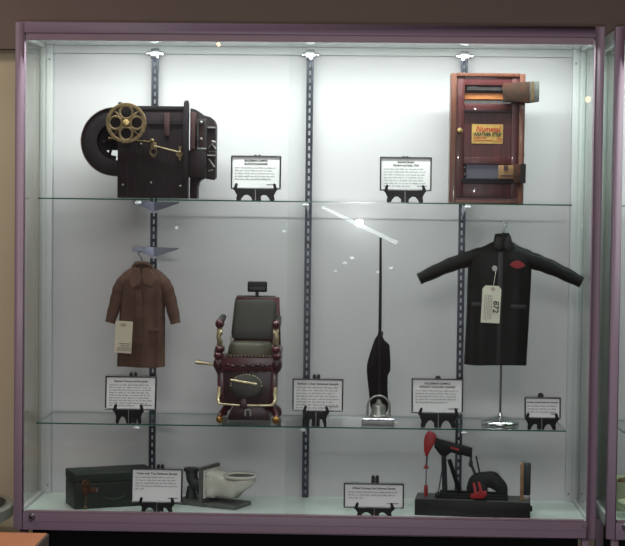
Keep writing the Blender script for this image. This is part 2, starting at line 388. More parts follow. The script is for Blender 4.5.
# ------------------------------------------------------------------ signs on easels
def sign(px0, px1, py0, py1, feet, hooks, nubs, nub_y, Y, zs, heads, lines, label, elabel, foot=None, hs=.0100):
    cx = (px0+px1)/2; s = pxs(Y)
    X = at(cx, (py0+py1)/2, Y).x; zb = zs(X)
    w = (px1-px0)*s; h = (py1-py0)*s; lift = (feet-py1)*s
    hx = [(p-cx)*s for p in hooks]
    lean = .10
    # easel
    e = thing('easel_stand', elabel, 'easel', (X, Y, zb), 0, 'black easels holding the text signs')
    ax, bx = hx; mx = (ax+bx)/2; gap = .0011
    fwd = .0
    for sd, hh in ((-1, ax), (1, bx)):
        inner = mx+sd*gap; L = abs(hh-mx)
        def q(f, z): return (mx+sd*(gap+(L-gap)*f), z)
        pl = [q(0, 0), q(.14, 0), q(.22, lift*.30), q(.38, lift*.50), q(.55, lift*.48), q(.70, lift*.22), q(.76, 0), q(.98, 0), q(1.0, lift*.2), q(.96, lift*.45), q(1.10, lift*.9), q(1.12, lift*1.02), q(0, lift*1.02)]
        MB().prism(pl, -.009, -.004).build('easel_front', M['black'], e, bevel=.0008, seg=1)
        hk = MB().prism([(hh-sd*.004, lift*.88), (hh+sd*.010, lift*.90), (hh+sd*.007, lift+.008), (hh+sd*.003, lift+.019), (hh-sd*.002, lift+.022), (hh-sd*.006, lift+.018), (hh-sd*.004, lift+.008)], -.0165, -.0105)
        hk.box(hh-.004, hh+.006, -.0165, -.004, lift*.8, lift-.0012)
        hk.build('hook', M['black'], e, bevel=.001, seg=1)
    MB().box(mx-.0010, mx+.0010, -.0085, -.0055, .001, lift*.98).build('hinge', M['steel'], e, smooth=False)
    top = (feet-nub_y)*s
    # back strip leaning with the sign, with nubs
    nb = MB(); Tm = Matrix.Rotation(-lean, 4, 'X')
    for nx in nubs:
        xx = (nx-cx)*s; r = .0075 if len(nubs) > 1 else .012
        nb.prism([(xx-r, .001), (xx+r, .001), (xx+r*.85, top-.006), (xx+r*.4, top), (xx-r*.4, top), (xx-r*.85, top-.006)], .006, .010, T=Tm)
    nb.build('easel_back', M['black'], e, bevel=.0008, seg=1)
    MB().tube([(mx, .018+.1*top*.6, top*.6), (mx, .055, .002)], [.004, .004], 8).build('rear_leg', M['black'], e)
    # sign
    g = thing('framed_sign', label, 'sign', (X, Y-.0065, zb+lift), 0, 'framed text signs', rx=-lean)
    f = .0048
    fm = MB(); fm.box(-w/2, w/2, -.003, .004, 0, f*1.1); fm.box(-w/2, w/2, -.003, .004, h-f, h); fm.box(-w/2, -w/2+f, -.003, .004, f*1.1, h-f); fm.box(w/2-f, w/2, -.003, .004, f*1.1, h-f)
    fm.build('frame', M['signframe'], g, bevel=.0006, seg=1)
    pp = MB().box(-w/2+f, w/2-f, 0, .002, f*1.1, h-f).build('paper', M['paper'], g, smooth=False)
    z = h-f-.013
    for hd, wd in heads:
        text('heading', hd, hs, M['ink'], pp, (0, -.0005, z), width=w*wd, bold=.00025); z -= .0118
    z -= .0035
    ln = MB(); rnd = random.Random(int(px0))
    pitch = .0100 if len(lines) < 9 else .0090
    for k, frac in enumerate(lines):
        x = -w*.42; xe = -w*.42+w*.84*frac
        while x < xe-.003:
            wl = rnd.uniform(.006, .019); wl = min(wl, xe-x)
            for (za, zc) in ((0, .0042),):
                # a word: a row of small upright strokes
                xx = x
                while xx < x+wl-.0012:
                    hgt = rnd.choice((.0032, .0032, .0045)); ln.box(xx, xx+.0013, -.0006, -.0002, z-k*pitch, z-k*pitch+hgt); xx += .0027
            x += wl+.0032
    zz = f*1.1+.006
    x = w*.22
    while x < w*.41: ln.box(x, x+.0014, -.0006, -.0002, zz+.004, zz+.008); x += .0024
    ln.build('printed_text', M['inkpale'] if zs is shelf1 else M['inkgrey'], pp, smooth=False)
    return g
sign(231, 281, 154, 187.8, 199, (236.5, 275), (255, 259), 152.5, .13, shelf1, [('SALESMAN SAMPLE', .46), ('MOVING PICTURE MACHINE', .46)], [1, .9, .97, .98, .9],
     'white text sign beside the film machine, leftmost sign on upper shelf', 'black easel right of the film machine on the upper shelf')
sign(380, 431.5, 156, 190, 201.5, (387, 423.5), (403.5, 407), 154.5, .13, shelf1, [('Salesman Sample', .32), ('Window and Strip, 1920', .5)], [.9, .95, .93, .92, .95, .96, .62],
     'white text sign left of the mahogany weather strip window, upper shelf', 'black easel left of the mahogany window sample')
sign(105, 156.7, 376, 410, 423.5, (116, 142), (130, 134.5), 372.5, .075, shelf2, [('Salesman Overcoat and Rain Jacket', .66)], [.95, .97, 1, .95, .98, .94, .98, .92, .6],
     'densely printed sign below the small brown coat', 'black easel under the brown coat on the lower shelf')
sign(292.3, 343.3, 379.3, 412, 427.5, (305.5, 327), (314, 318), 375, .06, shelf2, [("Barber's Chair Salesman Sample", .80)], [.96, .97, .9, .95, 1, .88, .98, .84],
     'text sign between the barber chair and the vacuum cleaner', 'black narrow easel right of the barber chair')
sign(411.5, 463, 378.5, 413.5, 427.5, (421, 456), (438,), 376, .09, shelf2, [('SALESMAN SAMPLE', .5), ('UPRIGHT VACUUM CLEANER', .70)], [.98, .95, .97, .98, .76],
     'text sign right of the vacuum cleaner, left of the chrome stand', 'black easel between vacuum cleaner and black leather coat')
sign(524.5, 560.5, 398.5, 420, 430.8, (527.5, 556), (541,), 394.5, .08, shelf2, [('Leather Jacket Salesman Sample', .86)], [.96, .97, .96],
     'smallest text sign, right of the chrome disc of the coat stand', 'small black easel at the right end of the lower shelf', hs=.0065)
sign(131, 182.7, 469.8, 504.3, 513.6, (141.5, 173), (157.5, 161.5), 466, .055, lambda x: ZF, [('Toilet with Tray Salesman Sample', .80)], [.92, .93, .95, .98, .2],
     'text sign in front of the dark green case on the case floor', 'black easel in front of the dark green case')
sign(343.5, 404, 484, 509, 517.2, (357, 392), (373, 377), 476.5, .045, lambda x: ZF, [('Oilfield Pumping Unit Salesman Sample', .72)], [.96, .94, .3],
     'long low text sign left of the oil pump model', 'black easel left of the oil pump model')

# ------------------------------------------------------------------ film machine
F = Frame(152, .14, shelf1(.42), 'film_machine', 'large dark wooden film projector machine with brass four-hole wheel', 'film machine')
X, Z = F.x, F.z; r = F.root; s = F.s
MB().prism(F.pts([(117, 198), (117, 106), (185, 106), (185, 198)]), 0, .11).build('cabinet', M['darkwood'], r, bevel=.002)
# drum at left
dm = MB(); dm.ring((X(114), Z(142)), 33.5*s, 18.5*s, .010, .09, 44, math.radians(83), math.radians(277)); dm.build('drum_housing', M['darkwood2'], r, bevel=.002)
MB().ring((X(114), Z(142)), 34.5*s, 33.6*s, .005, .095, 44, math.radians(86), math.radians(274)).build('drum_band', M['redbrown'], r)
dk = MB(); dk.ring((X(114), Z(142)), 18.4*s, 14*s, .06, .07, 30, math.radians(95), math.radians(265)); dk.tube([(X(97), .06, Z(144)), (X(106), .06, Z(142)), (X(117), .06, Z(147))], 1.3*s, 8)
dk.tube([(X(104), .06, Z(128)), (X(110), .06, Z(142)), (X(106), .06, Z(155))], 1.5*s, 8); dk.box(X(100), X(117), .075, .08, Z(150), Z(128))
dk.build('inner_spool', M['darkwood2'], r)
# wheel
wx, wz = X(127.2), Z(123.8)
wh = MB(); wh.ring((wx, wz), 20*s, 16.8*s, -.046, -.036, 40)
for a in range(4):
    an = a*PI/2; wh.ring((wx+10.6*s*math.cos(an), wz+10.6*s*math.sin(an)), 7.4*s, 5.3*s, -.0455, -.0365, 24)
    an += PI/4; wh.tube([(wx+3*s*math.cos(an), -.041, wz+3*s*math.sin(an)), (wx+17.5*s*math.cos(an), -.041, wz+17.5*s*math.sin(an))], [1.3*s, 1.0*s], 8)
wh.build('brass_wheel', M['brass'], r, bevel=.0008, seg=1)
MB().lathe([(0, -.052), (2.6*s, -.051), (3.4*s, -.047), (3.4*s, -.035), (2*s, -.034), (2*s, 0)], (wx, 0, wz), 'y', 20).build('wheel_hub', M['brightbrass'], r)
MB().lathe([(0, -.030), (17*s, -.030), (17*s, -.024), (0, -.024)], (wx, 0, wz), 'y', 36).build('wheel_backplate', M['darkwood2'], r)
# front fittings
b = MB()
for xa in (127, 135, 143, 149.5, 158, 166): b.box(X(xa), X(xa+.9), -.0015, .0005, Z(197), Z(146))
b.build('front_grooves', M['darkwood2'], r, smooth=False)
MB().box(X(147), X(182), -.005, 0, Z(124.2), Z(120.8)).build('slot', M['carpet'], r, smooth=False)
MB().box(X(118), X(185), -.003, 0, Z(110), Z(106.3)).build('top_moulding', M['darkwood2'], r, bevel=.001)
MB().box(X(164), X(169.5), -.012, 0, Z(136), Z(113)).build('red_slat', M['redbrown'], r, bevel=.002)
MB().box(X(183.5), X(188.3), -.016, .02, Z(198), Z(102)).build('corner_post', M['darkwood2'], r, bevel=.002)
MB().ell((X(186), 0, Z(101.5)), 2.3*s, 2.3*s, 1.6*s).build('post_cap', M['darkwood2'], r)
MB().box(X(117.3), X(120.5), .0, .02, Z(106), Z(102.5)).build('corner_peg', M['darkwood2'], r, bevel=.001)
b = MB(); b.tube([(X(109.5), -.014, Z(139)), (X(125), -.014, Z(140)), (X(152), -.012, Z(142.2))], 1.0*s, 8); b.ell((X(110), -.014, Z(139)), 2*s, 2*s, 1.6*s); b.build('brass_lever', M['brass'], r)
MB().tube([(X(154), -.013, Z(146)), (X(165), -.013, Z(148.5)), (X(179), -.013, Z(152))], .8*s, 8).build('connecting_rod', M['gilt'], r)
b = MB(); b.ring((X(153.3), Z(152)), 4.2*s, 2.6*s, -.010, -.002, 20); b.box(X(150.5), X(156.5), -.008, 0, Z(148.5), Z(142.5)); b.ell((X(152), -.012, Z(140.8)), 2.2*s, .006, 2.2*s); b.box(X(151), X(155.5), -.007, 0, Z(157.5), Z(155))
b.build('brass_catch', M['brass'], r, bevel=.0006, seg=1)
b = MB(); b.box(X(178.8), X(181.3), -.010, 0, Z(160), Z(146)); b.prism(F.pts([(175.5, 153), (180, 150), (183, 154), (181, 158), (177, 156)]), -.013, -.003); b.ell((X(180), -.012, Z(152)), 1.6*s, .004, 1.6*s)
b.build('brass_crank', M['brass'], r, bevel=.0006, seg=1)
b = MB()
for (xa, ya) in ((122.5, 185), (151, 182.5), (180.5, 185.5), (140.5, 144), (123, 143)): b.ell((X(xa), -.001, Z(ya)), 1.1*s, .003, 1.1*s, 10, 6)
b.build('screws', M['steel'], r)
# right hand housing
MB().prism(F.pts([(188.5, 198), (188.5, 107), (193, 108), (198, 111), (202, 114), (208, 115.5), (212.5, 119), (214.3, 124), (214.3, 176), (212, 179), (207.5, 178.5), (202, 177.5), (198, 180.5), (196, 186), (196, 198)]), .045, .11).build('side_housing', M['darkwood'], r, bevel=.002)
MB().box(X(188.6), X(205.5), -.004, .044, Z(177), Z(150)).build('lower_box', M['darkwood'], r, bevel=.002)
MB().box(X(190), X(195), -.012, .044, Z(149), Z(112)).build('red_slat', M['redbrown'], r, bevel=.002)
b = MB(); b.box(X(196.5), X(206), 0, .01, Z(149.5), Z(147)); b.box(X(196.5), X(206), 0, .01, Z(121), Z(118.5)); b.box(X(196.5), X(198.3), 0, .01, Z(147), Z(121)); b.box(X(204), X(206), 0, .01, Z(147), Z(121))
b.build('sprocket_frame', M['iron'], r, bevel=.001)
MB().box(X(198.4), X(203.9), .012, .044, Z(147), Z(121)).build('sprocket_panel', M['redbrown'], r, bevel=.001)
b = MB(); b.ell((X(201), -.003, Z(122)), 1.6*s, .004, 1.6*s, 12, 8); b.ell((X(201), -.003, Z(138.5)), 1.6*s, .004, 1.6*s, 12, 8); b.build('knobs', M['steel'], r)
b = MB()
b.box(X(206.3), X(213.8), .030, .045, Z(127), Z(125.6)); b.box(X(206.3), X(213.8), .030, .045, Z(155), Z(153.7))
b.tube([(X(207.5), .035, Z(146.5)), (X(211), .03, Z(143)), (X(214.5), .035, Z(148))], 1.0*s, 8); b.ell((X(212), .034, Z(141)), 2.8*s, .008, 1.6*s, 12, 8); b.tube([(X(207.5), .04, Z(150.5)), (X(214), .036, Z(150.5))], .8*s, 8)
b.tube([(X(207.5), .04, Z(158)), (X(213.5), .036, Z(166))], .9*s, 8); b.tube([(X(207.5), .04, Z(170)), (X(212), .036, Z(169))], .7*s, 8)
b.build('metal_rollers', M['steel'], r)

# ------------------------------------------------------------------ weather strip window
F = Frame(486, .13, shelf1(1.62), 'window_sample', 'red mahogany sample window with yellow label and copper strip', 'window sample')
F.root.rotation_euler = (0, .0018, 0); F.root.location.z += .0002
X, Z = F.x, F.z; r = F.root; s = F.s; B = 203
def fr(b, px0, px1, py0, py1, y0, y1): return b.box(X(px0), X(px1), y0, y1, Z(py1)+.0*s, Z(py0))
k = F.py0-B
b = MB()
def zz(py): return Z(py+k)
def bx(b, px0, px1, py0, py1, y0, y1): return b.box(X(px0), X(px1), y0, y1, zz(py1), zz(py0))
bx(b, 449.3, 455.3, 74, 203, 0, .09); bx(b, 517.5, 523, 74, 203, 0, .09); bx(b, 455.3, 517.5, 73.5, 77, 0, .09); bx(b, 455.3, 517.5, 200.5, 203, 0, .09)
b.build('outer_frame', M['mahog_side'], r, bevel=.002)
b = MB(); bx(b, 455.4, 463, 77.2, 200.4, .006, .045); bx(b, 510, 517.4, 77.2, 200.4, .006, .045)
bx(b, 463, 510, 77.2, 85.5, .007, .045); bx(b, 463, 510, 104, 111, .007, .045); bx(b, 463, 510, 157, 164, .007, .045); bx(b, 463, 510, 182, 197, .007, .045)
b.build('sash', M['mahog'], r, bevel=.0018)
b = MB(); bx(b, 463.2, 509.8, 111.2, 156.8, .018, .032); bx(b, 456, 517, 197.6, 200.4, .002, .04); b.build('sunk_panel', M['mahog'], r, smooth=False)
b = MB(); bx(b, 463, 510, 110.6, 112, .004, .019); bx(b, 457, 512, 196.6, 197.9, .002, .012); b.build('shadow_bead', M['black'], r, smooth=False)  # black strips painted in as shade along the rail edges
bb = MB(); bx(bb, 463.5, 509.8, 93, 99, .028, .044); bb.build('pine_bar', M['orangewood'], r, bevel=.001)
bb = MB(); bx(bb, 466, 509.8, 86.5, 89.6, .046, .05); bx(bb, 464, 509.8, 99.8, 103.8, .046, .05); bx(bb, 468, 476, 86.2, 88, .03, .045); bb.build('zinc_strip', M['steel'], r, smooth=False)
bb = MB(); bx(bb, 463.2, 517, 77.3, 200, .070, .074); bb.build('back_sheet', M['mahog'], r, smooth=False)
bb = MB(); bx(bb, 466, 506, 164.2, 178, .050, .054); bb.build('zinc_pane', M['greyglass'], r, smooth=False)
bb = MB(); bx(bb, 461, 515, 178.2, 180.2, -.004, .02); bx(bb, 461, 515, 180.4, 183, -.002, .02); bx(bb, 463, 466.2, 164.3, 178, .02, .045); bb.build('black_sill', M['black'], r, bevel=.0008)
bb = MB(); bb.ell((X(464.6), .018, zz(167)), 1.2*s, .003, 1.4*s); bb.ell((X(464.6), .018, zz(174)), 1.2*s, .003, 1.4*s); bb.build('sill_screws', M['steel'], r)
bb = MB(); bb.prism([(X(500.5), zz(84.2)), (X(526.5), zz(82)), (X(526.5), zz(103)), (X(501), zz(101.5))], -.028, .005); bb.build('copper_strip_block', M['copper'], r, bevel=.001)
bb = MB(); bb.prism([(X(526.6), zz(82)), (X(536), zz(81.5)), (X(536), zz(101.5)), (X(526.6), zz(103))], -.027, .006)
bb.build('block_end', M['slate'], r, bevel=.001); bb = MB(); bx(bb, 528, 530.5, 82.5, 102, -.030, -.0275); bb.build('brass_edge', M['brass'], r, smooth=False)
bb = MB(); bx(bb, 498, 512.8, 164.8, 178, -.004, .014); bb.build('lower_sample_block', M['tan'], r, bevel=.001)
bb = MB(); bx(bb, 503, 507, 165, 170, -.006, -.0042); bx(bb, 500, 513, 174.5, 175.8, -.006, -.0042); bb.build('block_mark', M['redbrown'], r, smooth=False)
bb = MB(); bx(bb, 513, 524.3, 163.5, 182.3, -.012, -.001); bb.build('side_clip', M['copper'], r, bevel=.001)
bb = MB(); bx(bb, 519.5, 524.6, 163.2, 182.5, -.014, -.0125); bb.build('clip_face', M['black'], r, smooth=False)
MB().lathe([(0, -.016), (2.2*s, -.014), (2.8*s, -.009), (1.6*s, -.004), (2.9*s, .005)], (X(458.7), 0, zz(131)), 'y', 20).build('brass_knob', M['brightbrass'], r)
MB().ell((X(475.5), .006, zz(189)), 1.3*s, .003, 1.3*s).build('screw_head', M['steel'], r)
MB().ell((X(523.4), .03, zz(154)), .003, 1.4*s, 1.4*s).build('side_screw', M['black'], r)
lb = MB(); bx(lb, 471, 502, 124, 143.3, .0165, .0178); lb = lb.build('label', M['label'], r, smooth=False)
text('script_title', 'Numetal', .029, M['redink'], lb, (X(486.8), .0158, zz(129.0)), width=25*s, shear=.3, bold=.0003)
text('printed_line', 'WEATHER STRIP', .018, M['greenink'], lb, (X(486.5), .0158, zz(134.4)), width=28*s, bold=.0006)
bb = MB(); bx(bb, 472.5, 486, 137.2, 137.8, .0158, .0162); bx(bb, 473, 492, 139.8, 140.4, .0158, .0162); bx(bb, 496, 501, 138, 138.8, .0158, .0162); bx(bb, 494, 501, 140.5, 141, .0158, .0162)
bb.build('fine_print', M['redink'], lb, smooth=False)

# ------------------------------------------------------------------ garments
def torso(F, rows, depth, yc=0, n=56, folds=.0022, nf=7, seed=1, name='body', m=None, parent=None):
    "rows: (px_left, px_right, py, depth factor)"
    rnd = random.Random(seed); ph = [rnd.uniform(0, 6.28) for _ in range(4)]
    # refine rows
    R = []
    for a, b_ in zip(rows, rows[1:]):
        for t in range(4): R.append(tuple(a[i]+(b_[i]-a[i])*t/4 for i in range(4)))
    R.append(rows[-1]); rs = []
    for j, (xl, xr, py, df) in enumerate(R):
        c = (F.x(xl)+F.x(xr))/2; hw = (F.x(xr)-F.x(xl))/2; ring = []
        g = min(1, j/len(R)*1.5)
        for q in range(n):
            a = 2*PI*q/n; ca, sa = math.cos(a), math.sin(a)
            ex = .75
            x = hw*math.copysign(abs(ca)**ex, ca); y = depth*df*math.copysign(abs(sa)**ex, sa)
            w = folds*g*(math.sin(nf*a+ph[0]+.06*j)+.6*math.sin((nf+4)*a+ph[1]-.09*j))
            y += w*abs(sa)*1.5; x += w*.4
            ring.append(Vector((c+x, yc+y, F.z(py)+.0012*math.sin(3*a+ph[2])*g)))
        rs.append(ring)
    b = MB(); b.rings(rs); return b.build(name, m, parent, ang=60)

# brown coat
YC = .185
ZBC = at(141, 366.2, YC).z
F = Frame(141, YC, ZBC, 'brown_coat', 'small brown cloth coat hanging from a shelf bracket with paper tag', 'coat', pyb=366.2)
X, Z = F.x, F.z; r = F.root; s = F.s
torso(F, [(134, 150, 265.5, .35), (129, 156, 268, .5), (123, 162, 272, .7), (120, 165.5, 279, .9), (119.8, 165.2, 292, 1), (119.2, 164.5, 310, 1), (118.5, 164.8, 330, 1.05), (117.3, 165, 352, 1.1), (116.8, 165.2, 366.5, 1.1)], .030, seed=3, m=M['coat'], parent=r)
def sleeve(F, pts, rad, m, name='sleeve', sy=.8, yo=0, parent=None, nn=18, wr=.0012):
    P = [Vector((F.x(a), y, F.z(b_))) for a, b_, y in pts]
    # catmull refine
    Q = []; RR = []
    for i in range(len(P)-1):
        p0, p1, p2, p3 = P[max(i-1, 0)], P[i], P[i+1], P[min(i+2, len(P)-1)]
        for t in (0, .2, .4, .6, .8):
            Q.append(.5*((2*p1)+(p2-p0)*t+(2*p0-5*p1+4*p2-p3)*t*t+(3*p1-p0-3*p2+p3)*t**3)); RR.append(rad[i]+(rad[i+1]-rad[i])*t)
    Q.append(P[-1]); RR.append(rad[-1])
    RR = [q*F.s*(1+.05*math.sin(i*1.9)) for i, q in enumerate(RR)]
    return MB().tube(Q, RR, nn, sy=sy, cap=True).build(name, m, parent, ang=60)
sleeve(F, [(134, 274, 0), (125, 280, -.001), (119.5, 288, -.003), (115.3, 302, -.005), (109.8, 322.5, -.010)], [5, 7, 7.2, 6.3, 5.0], M['coat'], parent=r)
sleeve(F, [(152, 274, 0), (160.5, 280, -.001), (166, 288, -.003), (170.8, 302, -.005), (176, 322.5, -.010)], [5, 7, 7.2, 6.4, 5.1], M['coat'], parent=r)
b = MB(); b.prism(F.pts([(140.5, 267.5), (135, 266), (129.8, 273), (130.8, 282), (133, 287), (141.2, 283), (141.7, 273)]), -.042, -.036)
b.build('collar', M['coatlight'], r, bevel=.0008, seg=1); b = MB(); b.prism(F.pts([(143.5, 267.5), (148.5, 266), (154.5, 273), (152.8, 285.5), (145.5, 282.5), (142.6, 273)]), -.042, -.036); b.build('collar', M['coatlight'], r, bevel=.0008, seg=1)
MB().prism(F.pts([(137, 264.2), (146.5, 264.2), (143.5, 270.5), (141.5, 273), (140, 270)]), -.024, -.0185).build('neck_lining', M['coatdark'], r, smooth=False)
MB().tube([(X(133), -.008, Z(266.8)), (X(136), -.014, Z(263.2)), (X(141.5), -.018, Z(262.4)), (X(147), -.014, Z(263.2)), (X(151), -.008, Z(266.8))], [2.2*s, 2.4*s, 2*s, 2.4*s, 2.2*s], 12).build('collar_stand', M['coat'], r)
b = MB(); b.box(X(136.8), X(142.6), -.0375, -.030, Z(365.5), Z(279)); b.build('button_placket', M['coat'], r, bevel=.0015)
for py in (287, 303, 319, 335):
    MB().lathe([(0, -.002), (1.1*s, -.002), (1.3*s, 0)], (X(139.8), -.036, Z(py)), 'y', 12).build('button', M['coatdark'], r)
MB().box(X(151), X(161), -.0345, -.030, Z(331), Z(327.5)).build('pocket_flap', M['coat'], r, bevel=.001)
for sx, sz in ((109.5, 320), (176.5, 320)):
    d = (-.30 if sx < 140 else .30)
    pass
t = thing('paper_tag', 'cream paper tag hanging on the front of the brown coat', 'tag', (F.X+X(125), YC-.046, ZBC+Z(336)), 0, None, ry=.05)
MB().box(-8.6*s, 8.6*s, 0, .0008, -16*s, 16*s).build('card', M['tag'], t, smooth=False)
b = MB()
for (a0, a1, yy) in ((-3.5, 1.5, 13), (-3, 1, 11.4), (-4, 7, -6.5), (-2, 6, -8.8), (-5, 7.5, -11), (-6, 7.8, -13)):
    x_ = a0
    while x_ < a1: b.box(x_*s, (x_+.8)*s, -.0006, -.0001, (yy-.35)*s, (yy+.35)*s); x_ += 1.2
b.build('printed_text', M['ink'], t, smooth=False)
hk = [(X(141.5), -.010, Z(264.5)), (X(141.5), -.006, Z(259.5)), (X(140), -.004, Z(256)), (X(137.8), -.001, Z(254)), (X(138), .001, Z(251.2)), (X(140.5), .001, Z(250.5))]
h = MB().tube(hk, .0016, 8); h.tube([(X(124), .004, Z(273)), (X(131), .004, Z(268)), (X(141.5), -.01, Z(265)), (X(152), .004, Z(268)), (X(161), .004, Z(273))], .002, 8)
h = h.build('coat_hanger', M['black'], None); h.location = r.location; tag(h, 'thin dark wire hanger hook above the brown coat collar', 'hanger')

# black leather coat on stand
YL = .19
ZLC = at(497, 364.5, YL).z
F = Frame(500, YL, shelf2(0), 'coat_stand', 'chrome rod stand with round disc base under the leather coat', 'stand')
X, Z = F.x, F.z; r = F.root; s = F.s
MB().lathe([(0, 0), (18.5*s, 0), (19.3*s, .003), (19.3*s, .006), (18.8*s, .010), (16.5*s, .017), (12*s, .023), (6*s, .027), (2.6*s, .031), (1.6*s, .042), (0, .043)], (0, 0, .0004), 'z', 48).build('disc_base', M['disc'], r)
MB().cyl((0, 0, .02), (0, 0, Z(233)), 1.25*s, 16).build('rod', M['chrome'], r)
MB().tube([(0, 0, Z(233)), (X(500.5), 0, Z(228)), (X(502.5), 0, Z(225)), (X(502.8), 0, Z(222.5)), (X(501), 0, Z(221)), (X(499.2), 0, Z(222.3))], 1.0*s, 10).build('hook', M['chrome'], r)
zL = shelf2(0)
F2 = Frame(497, YL, ZLC, 'leather_coat', 'black leather coat with outstretched arms and red diamond patch', 'leather coat', pyb=364.5)
X, Z = F2.x, F2.z; r = F2.root; s = F2.s
torso(F2, [(490, 511, 242, .35), (483, 517, 246, .5), (474, 524, 251, .75), (467.5, 529, 259, .95), (466.3, 529.8, 270, 1), (466, 529.2, 290, 1), (465.6, 528.3, 315, 1), (464.8, 527.3, 340, 1.05), (464, 526.3, 364.5, 1.1)], .036, seed=5, folds=.0016, m=M['leather'], parent=r)
sleeve(F2, [(494, 250, .003), (484, 253.5, 0), (466, 259.5, -.002), (445, 267, -.006), (417.8, 279.8, -.012)], [5, 7.6, 7.8, 7.0, 5.9], M['leather'], parent=r)
sleeve(F2, [(506, 250, .003), (516, 253.5, 0), (532, 260.5, -.002), (552, 268, -.006), (579.3, 281.2, -.012)], [5, 7.6, 8.2, 7.2, 5.6], M['leather'], parent=r)
# collar
b = MB(); b.tube([(X(501), 0, Z(247)), (X(500.5), 0, Z(240)), (X(500), .002, Z(233.5))], [10.5*s, 9*s, 7*s], 20, sy=.75, cap=False); b.build('stand_collar', M['leather'], r)
b = MB(); b.prism(F2.pts([(491.5, 246), (494, 236), (498.5, 238), (500, 247), (496, 250)]), -.036, -.028); b.build('collar_flap', M['leather2'], r, bevel=.002)
b = MB(); b.prism(F2.pts([(510.5, 246), (507.5, 235), (502.5, 238), (501, 247), (505.5, 250.5)]), -.036, -.028); b.build('collar_flap', M['leather2'], r, bevel=.002)
MB().box(X(495.5), X(500.2), -.0425, -.037, Z(363), Z(252)).build('front_placket', M['leather2'], r, bevel=.0015)
MB().box(X(509), X(524), -.0415, -.037, Z(308), Z(303.8)).build('pocket_flap', M['leather2'], r, bevel=.001)
MB().box(X(470), X(479), -.0405, -.036, Z(306), Z(302)).build('pocket_flap', M['leather2'], r, bevel=.001)
MB().prism(F2.pts([(507.2, 264), (510.5, 261.2), (515.5, 259.8), (519.5, 261.6), (522.6, 264.6), (519, 267), (514.5, 268.2), (510, 266.6)]), -.043, -.037).build('red_patch', M['redpatch'], r, bevel=.0006, seg=1)
b = MB(); b.lathe([(0, -.003), (2.6*s, -.003), (3*s, 0)], (X(492.2), -.040, Z(268)), 'y', 20); b.build('metal_badge', M['steel'], r)
t = thing('string_tag', 'ivory shipping tag numbered 872 on the front of the leather coat', 'tag', (F2.X+X(489), YL-.050, ZLC+Z(303.5)), 0, None, ry=.04)
MB().prism([(x_*s, z_*s) for x_, z_ in ((-9.3, -18.5), (9.3, -18.5), (9.3, 15), (6.6, 18.5), (-6.6, 18.5), (-9.3, 15))], 0, .0008).build('card', M['tagwhite'], t, smooth=False)
MB().ring((1.0*s, 15.5*s), 1.7*s, .8*s, -.0006, -.0001, 16).build('eyelet', M['tan'], t)
MB().tube([(1.0*s, -.001, 15.8*s), (2*s, .001, 24*s), (3*s, .004, 34*s)], .0008, 6).build('string', M['tagwhite'], t)
text('tag_number', '872', .028, M['ink'], t, (4.6*s, -.0008, -2.5*s), width=12*s, rot=(PI/2, PI/2, 0), bold=.0006)
b = MB(); rnd = random.Random(4)
for k_ in range(5):
    z_ = 9
    while z_ > -15:
        l_ = rnd.uniform(.8, 2.4); b.box((-6.5+k_*1.7)*s, (-6.1+k_*1.7)*s, -.0006, -.0001, (z_-l_)*s, z_*s); z_ -= l_+.8
b.build('handwriting', M['inkgrey'], t, smooth=False)

# ------------------------------------------------------------------ barber chair
F = Frame(249, .20, shelf2(0), 'barber_chair', 'small maroon barber chair with olive leather seat and gilt footrest', 'barber chair')
F.py0 = 423.5
X, Z = F.x, F.z; r = F.root; s = F.s
F.root.location = (at(249, 423, .20).x, .20, shelf2(0))
fy = -.085   # front plane of the chair body
# base and feet
MB().prism(F.pts([(228, 421.5), (231, 413), (236, 406), (262, 406), (268, 413), (271, 421.5)]), -.055, .085).build('base', M['chairdark'], r, bevel=.003)
for q, (xa, xb) in enumerate(((229, 222), (270, 277.5))):
    b = MB(); b.tube([(X(xa), -.03, Z(409)), (X((xa+xb)/2), -.05, Z(411)), (X(xb), -.085, Z(415.5)), (X(xb), -.10, Z(419.5))], [3.4*s, 3.2*s, 2.8*s, 2.4*s], 12); lg = b.build('front_leg', M['chairred'], r)
    b = MB(); b.ell((X(xb), -.105, Z(419.2)), 3.8*s, 4.5*s, 4.0*s); b.build('claw_foot', M['gold'], lg)
    b = MB(); b.tube([(X(xa), .05, Z(409)), (X(xb), .09, Z(415.5)), (X(xb), .10, Z(420))], [3.4*s, 2.8*s, 2.4*s], 12); b.ell((X(xb), .10, Z(419.2)), 3.2*s, 4*s, 4*s); b.build('rear_leg', M['chairred'], r)
b = MB(); b.ring((X(249), Z(413)), 3.3*s, 2*s, -.066, -.058, 20, 0, PI); b.box(X(245.8), X(247.1), -.066, -.058, Z(417), Z(413)); b.box(X(250.9), X(252.2), -.066, -.058, Z(417), Z(413)); b.build('pump_loop', M['steel'], r)
# body below the seat
MB().prism(F.pts([(221, 406), (219.5, 372), (225, 366), (272, 366), (277, 372), (276, 406)]), fy+.01, .07).build('body', M['chairdark'], r, bevel=.003)
MB().prism(F.pts([(219.5, 405), (218.5, 373), (225, 373), (226, 405)]), fy, fy+.012).build('side_scroll', M['chairred'], r, bevel=.003)
MB().prism(F.pts([(271, 405), (272, 373), (278, 373), (277, 405)]), fy, fy+.012).build('side_scroll', M['chairred'], r, bevel=.003)
